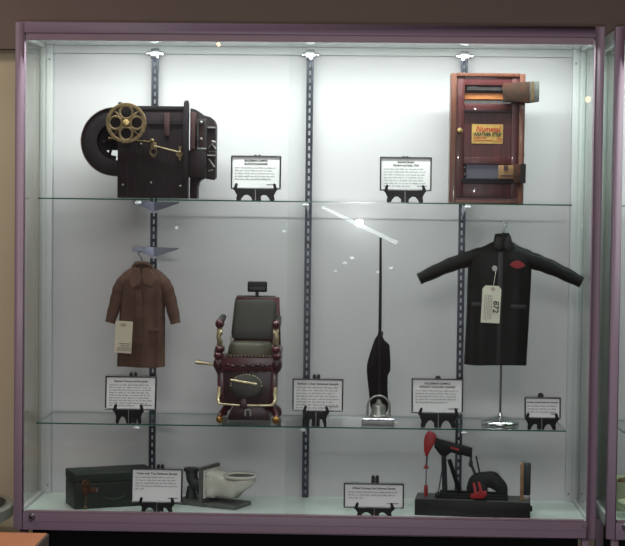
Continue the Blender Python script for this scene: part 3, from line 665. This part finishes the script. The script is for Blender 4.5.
# skirt with scalloped lower edge
sk = [(217.5, 358), (280, 358), (281, 371), (277, 375)]
for i in range(13): sk.append((274-i*4.15, 372.5+1.6*math.cos(i*PI)-abs(i-6)*.3))
sk += [(219, 375), (216.8, 371)]
MB().prism(F.pts(sk), fy-.006, fy+.006).build('carved_skirt', M['chairred'], r, bevel=.002)
MB().box(X(217), X(281), fy+.007, .075, Z(372), Z(357.5)).build('seat_box', M['chairred'], r, bevel=.003)
b = MB()
for i in range(9): b.ell((X(229+i*5), fy-.008, Z(365.5+(i % 2)*1.2)), 2.4*s, .006, 1.6*s, 10, 6)
b.build('carving', M['chairdark'], r)
# seat cushion
b = MB(); rs = []
for j in range(7):
    t_ = j/6; a_ = t_*PI/2; w_ = 22.3*s*(1-.16*(1-math.cos(a_))*1); d_ = .075*(1-.2*(1-math.cos(a_))); z_ = Z(357.5)+math.sin(a_)*13.5*s
    if j == 6: w_ *= .75; d_ *= .75
    rs.append([Vector((X(250)+w_*math.copysign(abs(math.cos(u))**.45, math.cos(u)), -.008+d_*math.copysign(abs(math.sin(u))**.45, math.sin(u)), z_)) for u in [2*PI*q/32 for q in range(32)]])
b.rings(rs); b.build('seat_cushion', M['oliveseat'], r, ang=70)
b = MB()
for i in range(13): b.ell((X(228.5+i*3.55), fy-.001, Z(356.8)), .75*s, .003, .75*s, 8, 6)
b.build('nail_heads', M['brightbrass'], r)
MB().box(X(227), X(273), fy, fy+.05, Z(358), Z(355.2)).build('seat_band', M['olive'], r, bevel=.002)
# back
_X, _Z = X, Z
X = lambda p: _X(p-2.4)
Z = lambda p: _Z(p+3.4)
yb = .05
b = MB(); rs = []
for j in range(9):
    t_ = j/8; py = 338.5-42.5*t_; xl = 231+3.4*t_; xr = 275.5+1.6*t_
    e_ = .5+.5*math.sin(min(1, min(t_, 1-t_)*5)*PI/2); yo = yb+.045*t_
    if j in (0, 8): xl += 1.6; xr -= 1.6
    rs.append([Vector(((X(xl)+X(xr))/2+(X(xr)-X(xl))/2*math.copysign(abs(math.cos(u))**.3, math.cos(u)), yo+.016*e_*math.copysign(abs(math.sin(u))**.5, math.sin(u)), Z(py))) for u in [2*PI*q/32 for q in range(32)]])
b.rings(rs); b.build('back_cushion', M['olive'], r, ang=70)
b = MB(); b.prism([(X(a_), Z(c_)) for a_, c_ in ((233, 346), (236.5, 297), (279.5, 297), (281.5, 346))], .078, .092, T=None); b.build('back_frame', M['chairred'], r, bevel=.003)
b = MB(); b.box(X(230.6), X(231.8), .045, .055, Z(356), Z(336)); b.box(X(274.5), X(275.7), .045, .055, Z(356), Z(336)); b.build('back_hinge', M['steel'], r)
MB().box(X(254.8), X(258.2), .088, .094, Z(310), Z(289)).build('headrest_post', M['black'], r, bevel=.001)
b = MB(); b.box(X(247), X(267), .072, .0875, Z(292), Z(281.3)); hr = b.build('headrest', M['black'], r, bevel=.006, seg=3)
MB().box(X(249), X(265), .070, .0718, Z(290.5), Z(287)).build('headrest_pad', M['pumpblue'], hr, bevel=.001)
# arms
X, Z = _X, _Z
for xc, m_ in ((220.5, -1), (276.7, 1)):
    ar = MB(); ar.tube([(X(xc), fy+.01, Z(325)), (X(xc+m_*.5), -.02, Z(324)), (X(xc-m_*.2), .055, Z(321))], [4.6*s, 3.6*s, 3.2*s], 14)
    ar.build('arm_rest', M['olive'], r)
    b = MB(); b.ell((X(xc), fy-.001, Z(325)), 4.3*s, .020, 4.9*s); b.build('arm_knob', M['chairred'], r)
    b = MB(); b.tube([(X(xc), fy+.006, Z(330)), (X(xc-.6*m_), fy-.004, Z(334)), (X(xc+.9*m_), fy-.006, Z(338)), (X(xc-.7*m_), fy-.003, Z(342.5)), (X(xc), fy+.003, Z(346))], [2.8*s, 3.1*s, 2.1*s, 3.1*s, 2.6*s], 12); b.build('arm_bracket', M['gilt'], r)
    b = MB(); b.ell((X(xc), fy+.003, Z(350)), 4.7*s, .020, 4.2*s); b.ell((X(xc+m_*.8), fy+.003, Z(356.5)), 4.9*s, .022, 4.6*s); b.tube([(X(xc+m_*1.5), fy+.01, Z(353)), (X(xc+m_*1.5), .055, Z(353))], [4*s, 4*s], 14); b.build('arm_scroll', M['chairred'], r)
    b = MB(); b.ell((X(xc+m_*1.0), fy-.002, Z(365)), 5.0*s, .018, 6.5*s); b.build('corner_scroll', M['chairdark'], r)
    # footrest arms
    b = MB(); b.tube([(X(xc-m_*.3), fy-.004, Z(387.5)), (X(xc-m_*.5), fy-.010, Z(393)), (X(xc+m_*.4), fy-.025, Z(398.5)), (X(xc-m_*1.2), fy-.045, Z(402)), (X(xc-m_*3.5), fy-.050, Z(403.3))], [1.8*s, 2.2*s, 1.7*s, 1.4*s, 1.1*s], 12); b.build('footrest_arm', M['gilt'], r)
b = MB(); b.tube([(X(221.5), fy-.050, Z(402.6)), (X(241), fy-.052, Z(404)), (X(275), fy-.050, Z(403.6))], 1.0*s, 10); b.build('footrest_bar', M['gilt'], r)
MB().prism(F.pts([(241.5, 407), (243.5, 397.5), (248.5, 397.5), (250.5, 407)]), fy-.056, fy-.044).build('bar_clamp', M['chairdark'], r, bevel=.002)
# footrest plate: oval pad tilted with nailheads and step bar
Tp = Matrix.Translation((X(248), fy-.018, Z(386))) @ Matrix.Rotation(-.25, 4, 'X')
b = MB(); b.ell((0, 0, 0), 17*s, .012, 12.8*s, 28, 12, T=Tp); pd = b.build('footrest_pad', M['olive'], r)
b = MB()
for i in range(17):
    a_ = PI*i/16; v = Tp @ Vector((15.2*s*math.cos(a_), -.007, 11.2*s*math.sin(a_))); b.ell(v, .8*s, .002, .8*s, 8, 5)
b.build('nail_heads', M['gilt'], pd)
MB().tube([(X(232.6), fy-.036, Z(379.6)), (X(258.5), fy-.036, Z(383.6))], [1.5*s, 1.5*s], 10).build('step_bar', M['gilt'], pd)
b = MB(); b.tube([(X(217), -.05, Z(367)), (X(206), -.055, Z(365.3)), (X(200), -.058, Z(364.6)), (X(196.2), -.06, Z(364))], [1.0*s, 1.3*s, 2.0*s, 1.7*s], 12); b.build('side_lever', M['gilt'], r)

# ------------------------------------------------------------------ vacuum cleaner
F = Frame(378, .17, shelf2(0), 'vacuum_cleaner', 'small upright vacuum cleaner with black bag and tall thin handle', 'vacuum cleaner')
X, Z = F.x, F.z; r = F.root; s = F.s; F.py0 = 425.5+.0
F.root.location = (at(378, 423, .17).x, .17, shelf2(0))
MB().box(X(361.5), X(394), -.055, .035, Z(425.3), Z(419)).build('nozzle', M['steel'], r, bevel=.004, seg=3)
MB().tube([(X(362), -.052, Z(419.5)), (X(393.5), -.052, Z(419.5))], 1.5*s, 12).build('front_roller', M['chrome'], r)
MB().lathe([(8.8*s, 0), (9*s, .006), (7.6*s, .012), (7.3*s, .035), (6.2*s, .044), (4*s, .047), (2.6*s, .052), (2.2*s, .062), (0, .064)], (X(378.5), -.008, Z(419)), 'z', 28).build('motor_housing', M['steel'], r)
b = MB(); hb = [(X(367.2), -.02, Z(417))]+[(X(378.3)+11*s*math.cos(a_), -.022, Z(408)+11*s*math.sin(a_)) for a_ in [PI-PI*i/14 for i in range(15)]]+[(X(389.5), -.02, Z(417))]
b.tube(hb, 1.05*s, 10); b.build('bail_handle', M['steel'], r)
bag = [(379, 333.5, 1, .3), (379.8, 338, 2.2, .5), (380.2, 342, 4.2, .7), (380.6, 347, 8.0, 1), (379.8, 356, 10.3, 1), (378.3, 366, 11.6, 1), (377.6, 373, 11.6, 1), (377.2, 378, 10, .9), (377.8, 390, 9.6, .8), (378.7, 402, 9.4, .7), (379, 411, 9, .6), (379, 415, 8, .6)]
bl = [377.8, 376, 373.5, 371.8, 369, 366.4, 366, 366.4, 367.8, 369.3, 370.5, 372]
br = [380, 381.4, 383, 388.6, 389.4, 390, 389.9, 387.4, 387.2, 388, 388.2, 387]
rs = []
for i, (c_, py, hw, df) in enumerate(bag):
    a0, a1 = X(bl[i]), X(br[i]); cc = (a0+a1)/2; hw = (a1-a0)/2
    rs.append([Vector((cc+hw*math.cos(u), .030+.028*df*math.sin(u)*(1+.12*math.sin(5*u+i)), Z(py))) for u in [2*PI*q/20 for q in range(20)]])
b = MB(); b.rings(rs); b.build('dust_bag', M['cloth'], r, ang=60)
MB().tube([(X(378.6), .002, Z(400)), (X(378.8), -.001, Z(340)), (X(378.6), .0, Z(280)), (X(378.2), 0, Z(239))], [1.7*s, 1.7*s, 1.4*s, 1.1*s], 10).build('handle', M['black'], r)
b = MB(); b.box(X(378), X(382.2), -.005, .006, Z(337), Z(333)); b.build('bag_clip', M['iron'], r, bevel=.001)
MB().prism([(X(391), Z(423.6)), (X(397.5), Z(425)), (X(391), Z(425.2))], .0, .02).build('cord_end', M['tagwhite'], r)

# ------------------------------------------------------------------ green case on the case floor
fl = at(78.5, 510, .0638); A = Vector((.209, .064)); Bk = Vector((.136, .191))
ang = math.atan2(.096, .221)
ux = Vector((math.cos(ang), math.sin(ang)));
r = thing('carrying_case', 'long dark green carrying case with copper latch on case floor', 'carrying case', (A.x-.014, A.y, ZF), ang)
Lc, Dc, Hc = .292, .142, .126
Rm = Matrix.Rotation(-ang, 2)
def quad(x0, x1, y0, y1, sk_): return [(x0, y0), (x1, y0), (x1+sk_, y1), (x0+sk_, y1)]
b = MB(); b.box(0, Lc, .001, Dc, .0, Hc-.034); b.build('box_body', M['case_green'], r, bevel=.004, seg=3)
b = MB(); b.box(-.001, Lc+.001, 0, Dc+.001, Hc-.0335, Hc); b.build('lid', M['case_lid'], r, bevel=.005, seg=3)
b = MB(); b.box(.024, .052, -.005, -.0005, .058, .100); b.lathe([(0, -.009), (.013, -.009), (.015, -.005)], (.037, .0, .092), 'y', 20); b.box(.031, .043, -.009, -.004, .045, .09)
lt = b.build('latch', M['latch'], r, bevel=.001)
MB().ring((.037, .095), .0095, .0065, -.012, -.0095, 20).build('latch_ring', M['brass'], lt)
b = MB(); b.box(.055, .085, -.003, 0, .058, .076); b.build('name_plate', M['latch'], r, bevel=.0008); 
b = MB(); b.box(.077, .081, -.004, -.0031, .060, .074); b.build('plate_mark', M['steel'], r, smooth=False)
b = MB(); rnd = random.Random(2)
for i in range(6): b.tube([(.035+.004*math.sin(i), -.010, .046-.007*i), (.036+.004*math.cos(i*2), -.011, .040-.007*i)], .0022, 6)
b.ell((.036, -.012, .008), .006, .003, .007, 10, 6); b.build('key_chain', M['brass'], r)
hp = [(.075+.075*math.sin(a_)*.5+.0375, -.012-.01*math.sin(a_), .045-.018*math.sin(a_)) for a_ in (0,)]
b = MB(); b.tube([(.095, -.004, .050), (.100, -.014, .040), (.125, -.020, .034), (.150, -.020, .034), (.172, -.014, .040), (.178, -.004, .050)], .0035, 8); b.build('carry_handle', M['case_lid'], r)

# ------------------------------------------------------------------ toilet model
P0 = Vector((.562, .23)); P1 = Vector((.739, .092))
ang = math.atan2(-.060, .19)
r = thing('toilet_model', 'cream porcelain toilet bowl model on grey slate stand', 'toilet model', (.684, .205, ZF), -.42)
b = MB(); b.box(-.150, .105, -.062, .062, 0, .014); b.build('base_slab', M['slate'], r, bevel=.0015)
b = MB(); b.box(-.040, -.026, -.066, .066, .0145, .140); b.build('wall_board', M['slate'], r, bevel=.0015)
# bowl: rings along local x from board to rim tip
rs = []
prof = [(-.0255, .034, .124, .048), (-.018, .026, .125, .052), (.0, .027, .125, .045), (.018, .032, .122, .042), (.036, .030, .115, .046), (.058, .028, .111, .052), (.080, .032, .111, .057), (.094, .048, .111, .056), (.112, .062, .111, .051), (.130, .074, .111, .040), (.146, .088, .109, .020)]
for (x_, z0, z1, hy) in prof:
    cz, hz = (z0+z1)/2, (z1-z0)/2; ring = []
    for q in range(28):
        u = 2*PI*q/28; cu, su = math.cos(u), math.sin(u)
        k_ = .6 if x_ > .01 else .35
        hw = hy*(1 if su > 0 else (.85 if x_ > .03 else 1))
        ring.append(Vector((x_, hw*math.copysign(abs(cu)**k_, cu)*(1 if su > -.2 else .8+.2*(1+su)/.8), cz+hz*math.copysign(abs(su)**k_, su))))
    rs.append(ring)
b = MB(); b.rings(rs); bw = b.build('bowl', M['porcelain'], r, ang=70)
# rim
rim = []
for i in range(28):
    u = 2*PI*i/28; rim.append((.093+.054*math.cos(u), .056*math.sin(u), .112))
rim.append(rim[0]); rim.append(rim[1])
MB().tube(rim, .0055, 10, up=(0, 0, 1)).build('rim', M['porcelain'], r)
b = MB(); rs = [[Vector((.093+a_*.050*math.cos(2*PI*q/28), a_*.052*math.sin(2*PI*q/28), z_+.001)) for q in range(28)] for a_, z_ in ((1, .1108), (.85, .1112), (.5, .1110))]
b.rings(rs); b.build('bowl_hollow', M['slate'], r)  # flat grey disc standing in for the shaded inside of the bowl
b = MB(); b.lathe([(.0, -.003), (.004, -.003), (.0045, .0)], (.0, -.051, .098), 'y', 12); b.build('bolt_cap', M['tagwhite'], r)
b = MB(); b.box(-.0255, -.019, -.060, .060, .030, .131); b.build('mounting_plate', M['porcelain'], r, bevel=.003)
b = MB(); b.ell((-.0185, -.048, .108), .003, .004, .006, 10, 6); b.ell((-.0185, -.048, .050), .003, .004, .006, 10, 6); b.build('mount_bolt', M['iron'], r)
# iron pipe behind the board
b = MB(); b.tube([(-.041, 0, .062), (-.066, 0, .060), (-.090, 0, .066), (-.104, 0, .085), (-.108, 0, .122)], [.026, .026, .024, .021, .023], 18); b.build('waste_pipe', M['iron'], r)
b = MB(); b.lathe([(.0, 0), (.038, 0), (.038, .008), (.0, .008)], (-.056, 0, .058), 'x', 26); b.lathe([(.0, 0), (.034, 0), (.034, .006), (.0, .006)], (-.070, 0, .058), 'x', 26); b.build('pipe_flange', M['iron'], r)
b = MB(); b.lathe([(0, 0), (.028, 0), (.028, .010), (0, .010)], (-.108, 0, .114), 'z', 24); b.lathe([(0, 0), (.022, 0), (.014, .045), (0, .045)], (-.108, 0, .0145), 'z', 20); b.build('pipe_collar', M['iron'], r)

# ------------------------------------------------------------------ oil pump model
ang = math.atan2(-.050, .39)
r = thing('oil_pump_model', 'black and red oil pump jack model on a long black wooden base', 'pump model', (1.387, .074, ZF), -.10)
W_ = .400; sq = .00352
def PX(px, py=0): return (px-417.3)*sq
def PZ(px, py): # photograph height above the tilted base line
    return (513+(px-415)*5/113.-py)*sq
b = MB(); b.box(0, W_, 0, .13, 0, .0555); b.build('base_block', M['plinth'], r, bevel=.002)
MB().box(.003, W_-.003, .003, .127, .056, .0575).build('base_top', M['plinthtop'], r, smooth=False)
zt = .058
yq = .060
MB().box(PX(437), PX(509), yq-.035, yq+.03, zt, zt+.012).build('skid', M['pumpblack'], r, bevel=.0015)
MB().box(PX(441), PX(508), yq-.038, yq-.030, zt+.0122, zt+.019).build('skid_rail', M['pumpblack'], r, bevel=.0015)
MB().box(PX(441), PX(508), yq+.020, yq+.028, zt+.0122, zt+.019).build('skid_rail', M['pumpblack'], r, bevel=.0015)
def pz(px, py): return PZ(px, py)-.020   # things stand back from the base front edge
off = .0
def bar(b, p, q, rad, n=8): return b.tube([(PX(p[0]), p[2], pz(p[0], p[1])), (PX(q[0]), q[2], pz(q[0], q[1]))], rad, n)
for dy in (-.025, .025):
    b = MB(); bar(b, (444.5, 451, yq+dy*.3), (446.5, 492, yq+dy), .0085, 8); b.build('samson_post', M['pumpblue'], r)
b = MB(); bar(b, (450, 455, yq), (462, 491, yq+.005), .0075, 8); b.build('back_brace', M['pumpblack'], r)
b = MB(); bar(b, (443, 466, yq-.02), (439.5, 491, yq-.03), .002, 6); b.build('ladder', M['iron'], r)
bm = MB(); bm.prism([(PX(435), pz(435, 442)), (PX(435.5), pz(435, 433)), (PX(473), pz(473, 444)), (PX(472.5), pz(473, 453)), (PX(452), pz(452, 447.5)), (PX(446), pz(446, 452)), (PX(441), pz(441, 450))], yq-.010, yq+.010)
bm = bm.build('walking_beam', M['pumpblack'], r, bevel=.0015)
b = MB(); b.prism([(PX(451.5), pz(451, 441.3)), (PX(460), pz(460, 444)), (PX(459.8), pz(460, 446.2)), (PX(451.3), pz(451, 443.2))], yq-.0112, yq-.0102); b.build('beam_lettering', M['pumpred'], bm, smooth=False)
hp = [(424.5, 437), (425.5, 430.5), (428.5, 426), (433, 427.5), (437, 431), (436, 437), (432, 444), (428.5, 451), (426.5, 451), (424.8, 445)]
b = MB(); b.prism([(PX(a_), pz(a_, c_)) for a_, c_ in hp], yq-.013, yq+.013); b.build('horse_head', M['pumpred'], r, bevel=.003)
b = MB(); bar(b, (427.3, 450, yq-.006), (427.3, 492, yq-.006), .0016, 6); bar(b, (428.3, 450, yq+.006), (427.6, 463, yq), .0014, 6); b.build('polished_rod', M['iron'], r)
b = MB(); b.prism([(PX(424.3), pz(426, 463.5)), (PX(427), pz(427, 458.5)), (PX(430), pz(429, 463.5))], yq-.010, yq+.006); b.build('carrier_bar', M['pumpred'], r, bevel=.001)
b = MB(); b.lathe([(.003, 0), (.0055, 0), (.0075, .022), (.0065, .036), (.004, .040)], (PX(427.3), yq-.006, zt), 'z', 14); b.build('well_head', M['redpatch'], r)
for dy in (-.022, .022):
    b = MB(); b.tube([(PX(472), yq+dy*.6, pz(472, 452)), (PX(471.5), yq+dy, pz(472, 459)), (PX(477.5), yq+dy, pz(478, 474))], .0028, 8); b.ell((PX(471.5), yq+dy, pz(472, 459.5)), .007, .004, .009); b.build('pitman_arm', M['iron'], r)
b = MB(); b.tube([(PX(471.5), yq-.028, pz(472, 454)), (PX(471.5), yq+.028, pz(472, 454))], .004, 8); b.tube([(PX(477), yq-.026, pz(477, 451)), (PX(481.5), yq-.026, pz(481, 472))], .003, 8); b.build('equalizer', M['iron'], r)
# crank with counterweight: rounded guard
gp = arc(481, 483, 13, 200, 95, 8, 13.5)+arc(491, 478, 11, 95, 45, 5, 9.5)+arc(497.5, 487.5, 11, 40, -20, 6, 12)+[(507.5, 495.5), (502.5, 495.5), (500, 489.5), (496, 485), (491, 482.3), (487, 482.5), (486, 486), (486, 491.5), (474, 491.5)]
for dy in (-.034, .024):
    b = MB(); b.prism([(PX(a_), pz(a_, c_)) for a_, c_ in gp], yq+dy, yq+dy+.010); b.build('crank_weight', M['pumpblack'], r, bevel=.003)
b = MB(); b.lathe([(0, 0), (8*sq, 0), (8*sq, .018), (0, .018)], (PX(481), yq-.055, pz(479, 483.5)), 'y', 24); b.build('belt_pulley', M['pumpblack'], r, bevel=.001)
b = MB(); b.prism([(PX(a_-2.5), pz(a_, c_-2.8)) for a_, c_ in ((475, 494), (474.5, 490), (478.5, 489), (476.5, 479), (478.8, 478.5), (481, 488), (483.5, 487.8), (481.5, 478), (483.5, 477.5), (486.5, 487), (490.5, 486.8), (491, 491), (487, 494.5))], yq-.060, yq-.0555); b.build('red_crank_guard', M['pumpred'], r, bevel=.001)
# end plaque
b = MB(); b.box(PX(520.6), PX(524.0), .030, .080, zt, zt+.128); b.build('end_post', M['tan'], r, bevel=.001)
b = MB(); b.box(PX(524.1), PX(531), .040, .080, zt+.018, zt+.126); b.build('end_plate', M['pumpblue'], r, bevel=.001)
b = MB(); b.box(PX(524.1), PX(530), .042, .078, zt, zt+.0175); b.build('plate_foot', M['steel'], r, bevel=.001)
MB().lathe([(.011, 0), (.011, .004), (.006, .008)], (W_, .05, .028), 'x', 18).build('side_knob', M['pumpblack'], r)

# ------------------------------------------------------------------ outside the case
P = at(49, 533, -.6)
zt_ = P.z; x1 = P.x
r = thing('orange_box', 'orange topped box standing on the floor before the display case', 'box', (x1-.35, -.95, FZ))
hh = zt_-FZ
b = MB(); b.box(-.35, .35, -.35, .35, 0, hh-.03); b.build('body', M['boxside'], r, bevel=.003)
b = MB(); b.box(-.35, .35, -.35, .35, hh-.0295, hh-.002); b.build('lid', M['boxside'], r, bevel=.002)
b = MB(); b.box(-.348, .344, -.348, .348, hh-.0018, hh); b.build('orange_cover', M['orangebox'], r, smooth=False)
# round table
P = at(11, 508, .22)
r = thing('round_table', 'round grey table left of the display case', 'table', (P.x-.32, .20, FZ))
ht = .0425-FZ
MB().lathe([(0, ht-.045), (.315, ht-.045), (.325, ht-.040), (.325, ht-.004), (.32, ht), (0, ht)], (0, 0, 0), 'z', 64).build('tabletop', M['tabletop'], r)
MB().lathe([(.26, 0), (.27, .01), (.27, ht-.05), (.26, ht-.046)], (0, 0, 0), 'z', 48).build('pedestal', M['carpet'], r)
d_ = thing('flat_dish', 'pale flat dish lying on the round grey table', 'dish', (P.x-.16, .20, FZ+ht+.0005))
MB().lathe([(0, 0), (.10, 0), (.135, .008), (.14, .012), (.134, .012), (.10, .004), (0, .004)], (0, 0, 0), 'z', 40).build('plate', M['paper'], d_)
MB().lathe([(.1395, .0122), (.1425, .0105), (.1425, .0135), (.1395, .0135)], (0, 0, 0), 'z', 40).build('dark_rim', M['black'], d_)

# baskets in the neighbouring case
def basket(x, y, rx, ry, h, z, lab, rz=0):
    t = thing('plastic_basket', lab, 'basket', (x, y, z), rz, 'green baskets in the neighbouring case')
    prof = []
    b = MB(); ks = ((.80, 0), (.86, h*.5), (1, h), (1.06, h+.002), (1.06, h-.006), (.98, h-.006), (.80, .006))
    rs = []
    for k_, z_ in ks:
        rs.append([Vector((rx*k_*math.copysign(abs(math.cos(u))**.5, math.cos(u)), ry*k_*math.copysign(abs(math.sin(u))**.5, math.sin(u)), z_)) for u in [2*PI*q/40 for q in range(40)]])
    b.rings(rs); b.build('tub', M['basket'], t, ang=50)
    rd = random.Random(3)
    for i in range(9):
        px_, py_ = rd.uniform(-.68, .1)*rx, rd.uniform(-.65, .65)*ry
        o = MB().ell((0, 0, 0), .016, .014, .013, 12, 8).build('nut', M['candy'], None)
        o.location = (x+px_, y+py_, z+h*.82+rd.uniform(0, .014)); o.rotation_euler = (rd.uniform(0, 3),)*3
        tag(o, 'brown lump heaped in a pale green basket of the right case', 'nut', 'brown lumps in the baskets')
basket(2.175, .27, .085, .075, .105, ZF, 'pale green basket at the back of the right case')
basket(2.235, .12, .125, .060, .050, ZF, 'low pale green basket at the front of the right case')

# ------------------------------------------------------------------ room light
w = bpy.data.worlds.new('world'); sc.world = w; w.use_nodes = True
w.node_tree.nodes['Background'].inputs[0].default_value = (.9, .85, .95, 1); w.node_tree.nodes['Background'].inputs[1].default_value = .02
def area(loc, rot, sx, sy, e, col):  # unseen area lights added to brighten the room, no fixtures
    l = bpy.data.lights.new('ceiling_panel_light', 'AREA'); l.shape = 'RECTANGLE'; l.size = sx; l.size_y = sy; l.energy = e; l.color = col
    o = bpy.data.objects.new('ceiling_panel_light', l); COL.objects.link(o); o.location = loc; o.rotation_euler = rot; return o
area((1.0, -3.2, 2.55), (0, 0, 0), 2.4, 1.2, 62, (1, .93, .93))
area((-1.0, -.55, 2.55), (.25, -.15, 0), 1.0, .6, 19, (1, .9, .78))  # added to lift the left wall and the band above it
area((1.6, -.75, 2.56), (.25, 0, 0), 2.0, .5, 5, (1, .9, .85))
fl_ = bpy.data.lights.new('camera_flash', 'POINT'); fl_.energy = 135; fl_.shadow_soft_size = .022; fl_.color = (.93, .95, 1)
fo_ = bpy.data.objects.new('camera_flash', fl_); COL.objects.link(fo_); fo_.location = CAM+Vector((-.012, .02, -.095))
def hang(o, P):
    MB().cyl((0, 0, .01), (0, 0, 2.5995-P.z), .002, 6).build('cord', M['black'], o)
def bulb(px, py, L, rad, e, lab):
    "ceiling spot lamps across the room, where their reflection in the door glass says they hang"
    v = fw + R_*((px-312.5)/FPX) - U_*((py-273)/FPX)
    P = CAM + v*(CD/v.y); v2 = Vector((v.x, -v.y, v.z)); Q = P+v2*(L/abs(v2.y))
    o = MB().ell((0, 0, 0), rad, rad, rad).build('spot_lamp', emit('lamp_glow', (1, .55, .28), e)); o.location = Q; tag(o, lab, 'lamp'); hang(o, Q); return o
bulb(218, 43.5, 6.9, .016, 34, 'small warm ceiling lamp reflected in the upper left door glass')
def glare(px, py, rad, e, lab): return bulb(px, py, 6.9, rad, e, lab)
for q, (gx, gy, ge) in enumerate(((176, 228, 8), (284, 231, 10), (352, 258, 14), (345, 263, 9), (335, 271, 7), (391, 268, 10), (378, 272, 7))):
    o = MB().ell((0, 0, 0), .016, .016, .010).build('pendant_bulb', emit('white_glow', (.85, .9, 1), ge))  # glowing ball added only to make a glint in the glass
    v = fw + R_*((gx-312.5)/FPX) - U_*((gy-273)/FPX); P = CAM + v*(CD/v.y); v2 = Vector((v.x, -v.y, v.z)); o.location = P+v2*(6.9/abs(v2.y))
    hang(o, o.location)
    tag(o, 'tiny white bulb across the room glinting in the door glass', 'lamp', 'tiny white bulbs across the room')
ends = []
for gx, gy in ((322, 207), (397, 243)):
    v = fw + R_*((gx-312.5)/FPX) - U_*((gy-273)/FPX); P = CAM + v*(CD/v.y); v2 = Vector((v.x, -v.y, v.z)); ends.append(P+v2*(6.9/abs(v2.y)))
tl = MB().tube([ends[0], ends[0].lerp(ends[1], .5), ends[1]], [.012, .016, .014], 12).build('tube_lamp', emit('tube_glow', (.9, .95, 1), 6))  # glowing bar added to stand in for the flash glare streak
for e_ in ends: MB().cyl(e_+Vector((0, 0, .005)), Vector((e_.x, e_.y, 2.5995)), .002, 6).build('cord', M['black'], tl)
tag(tl, 'slanting white tube lamp glaring in the glass above the vacuum handle', 'lamp')
bulb(588, 99, 6.9, .024, 20, 'small warm lamp reflected in the upper right door glass')

sc.view_settings.view_transform = 'Standard'; sc.view_settings.look = 'None'; sc.view_settings.exposure = 0; sc.view_settings.gamma = 1
sc.view_settings.use_curve_mapping = False
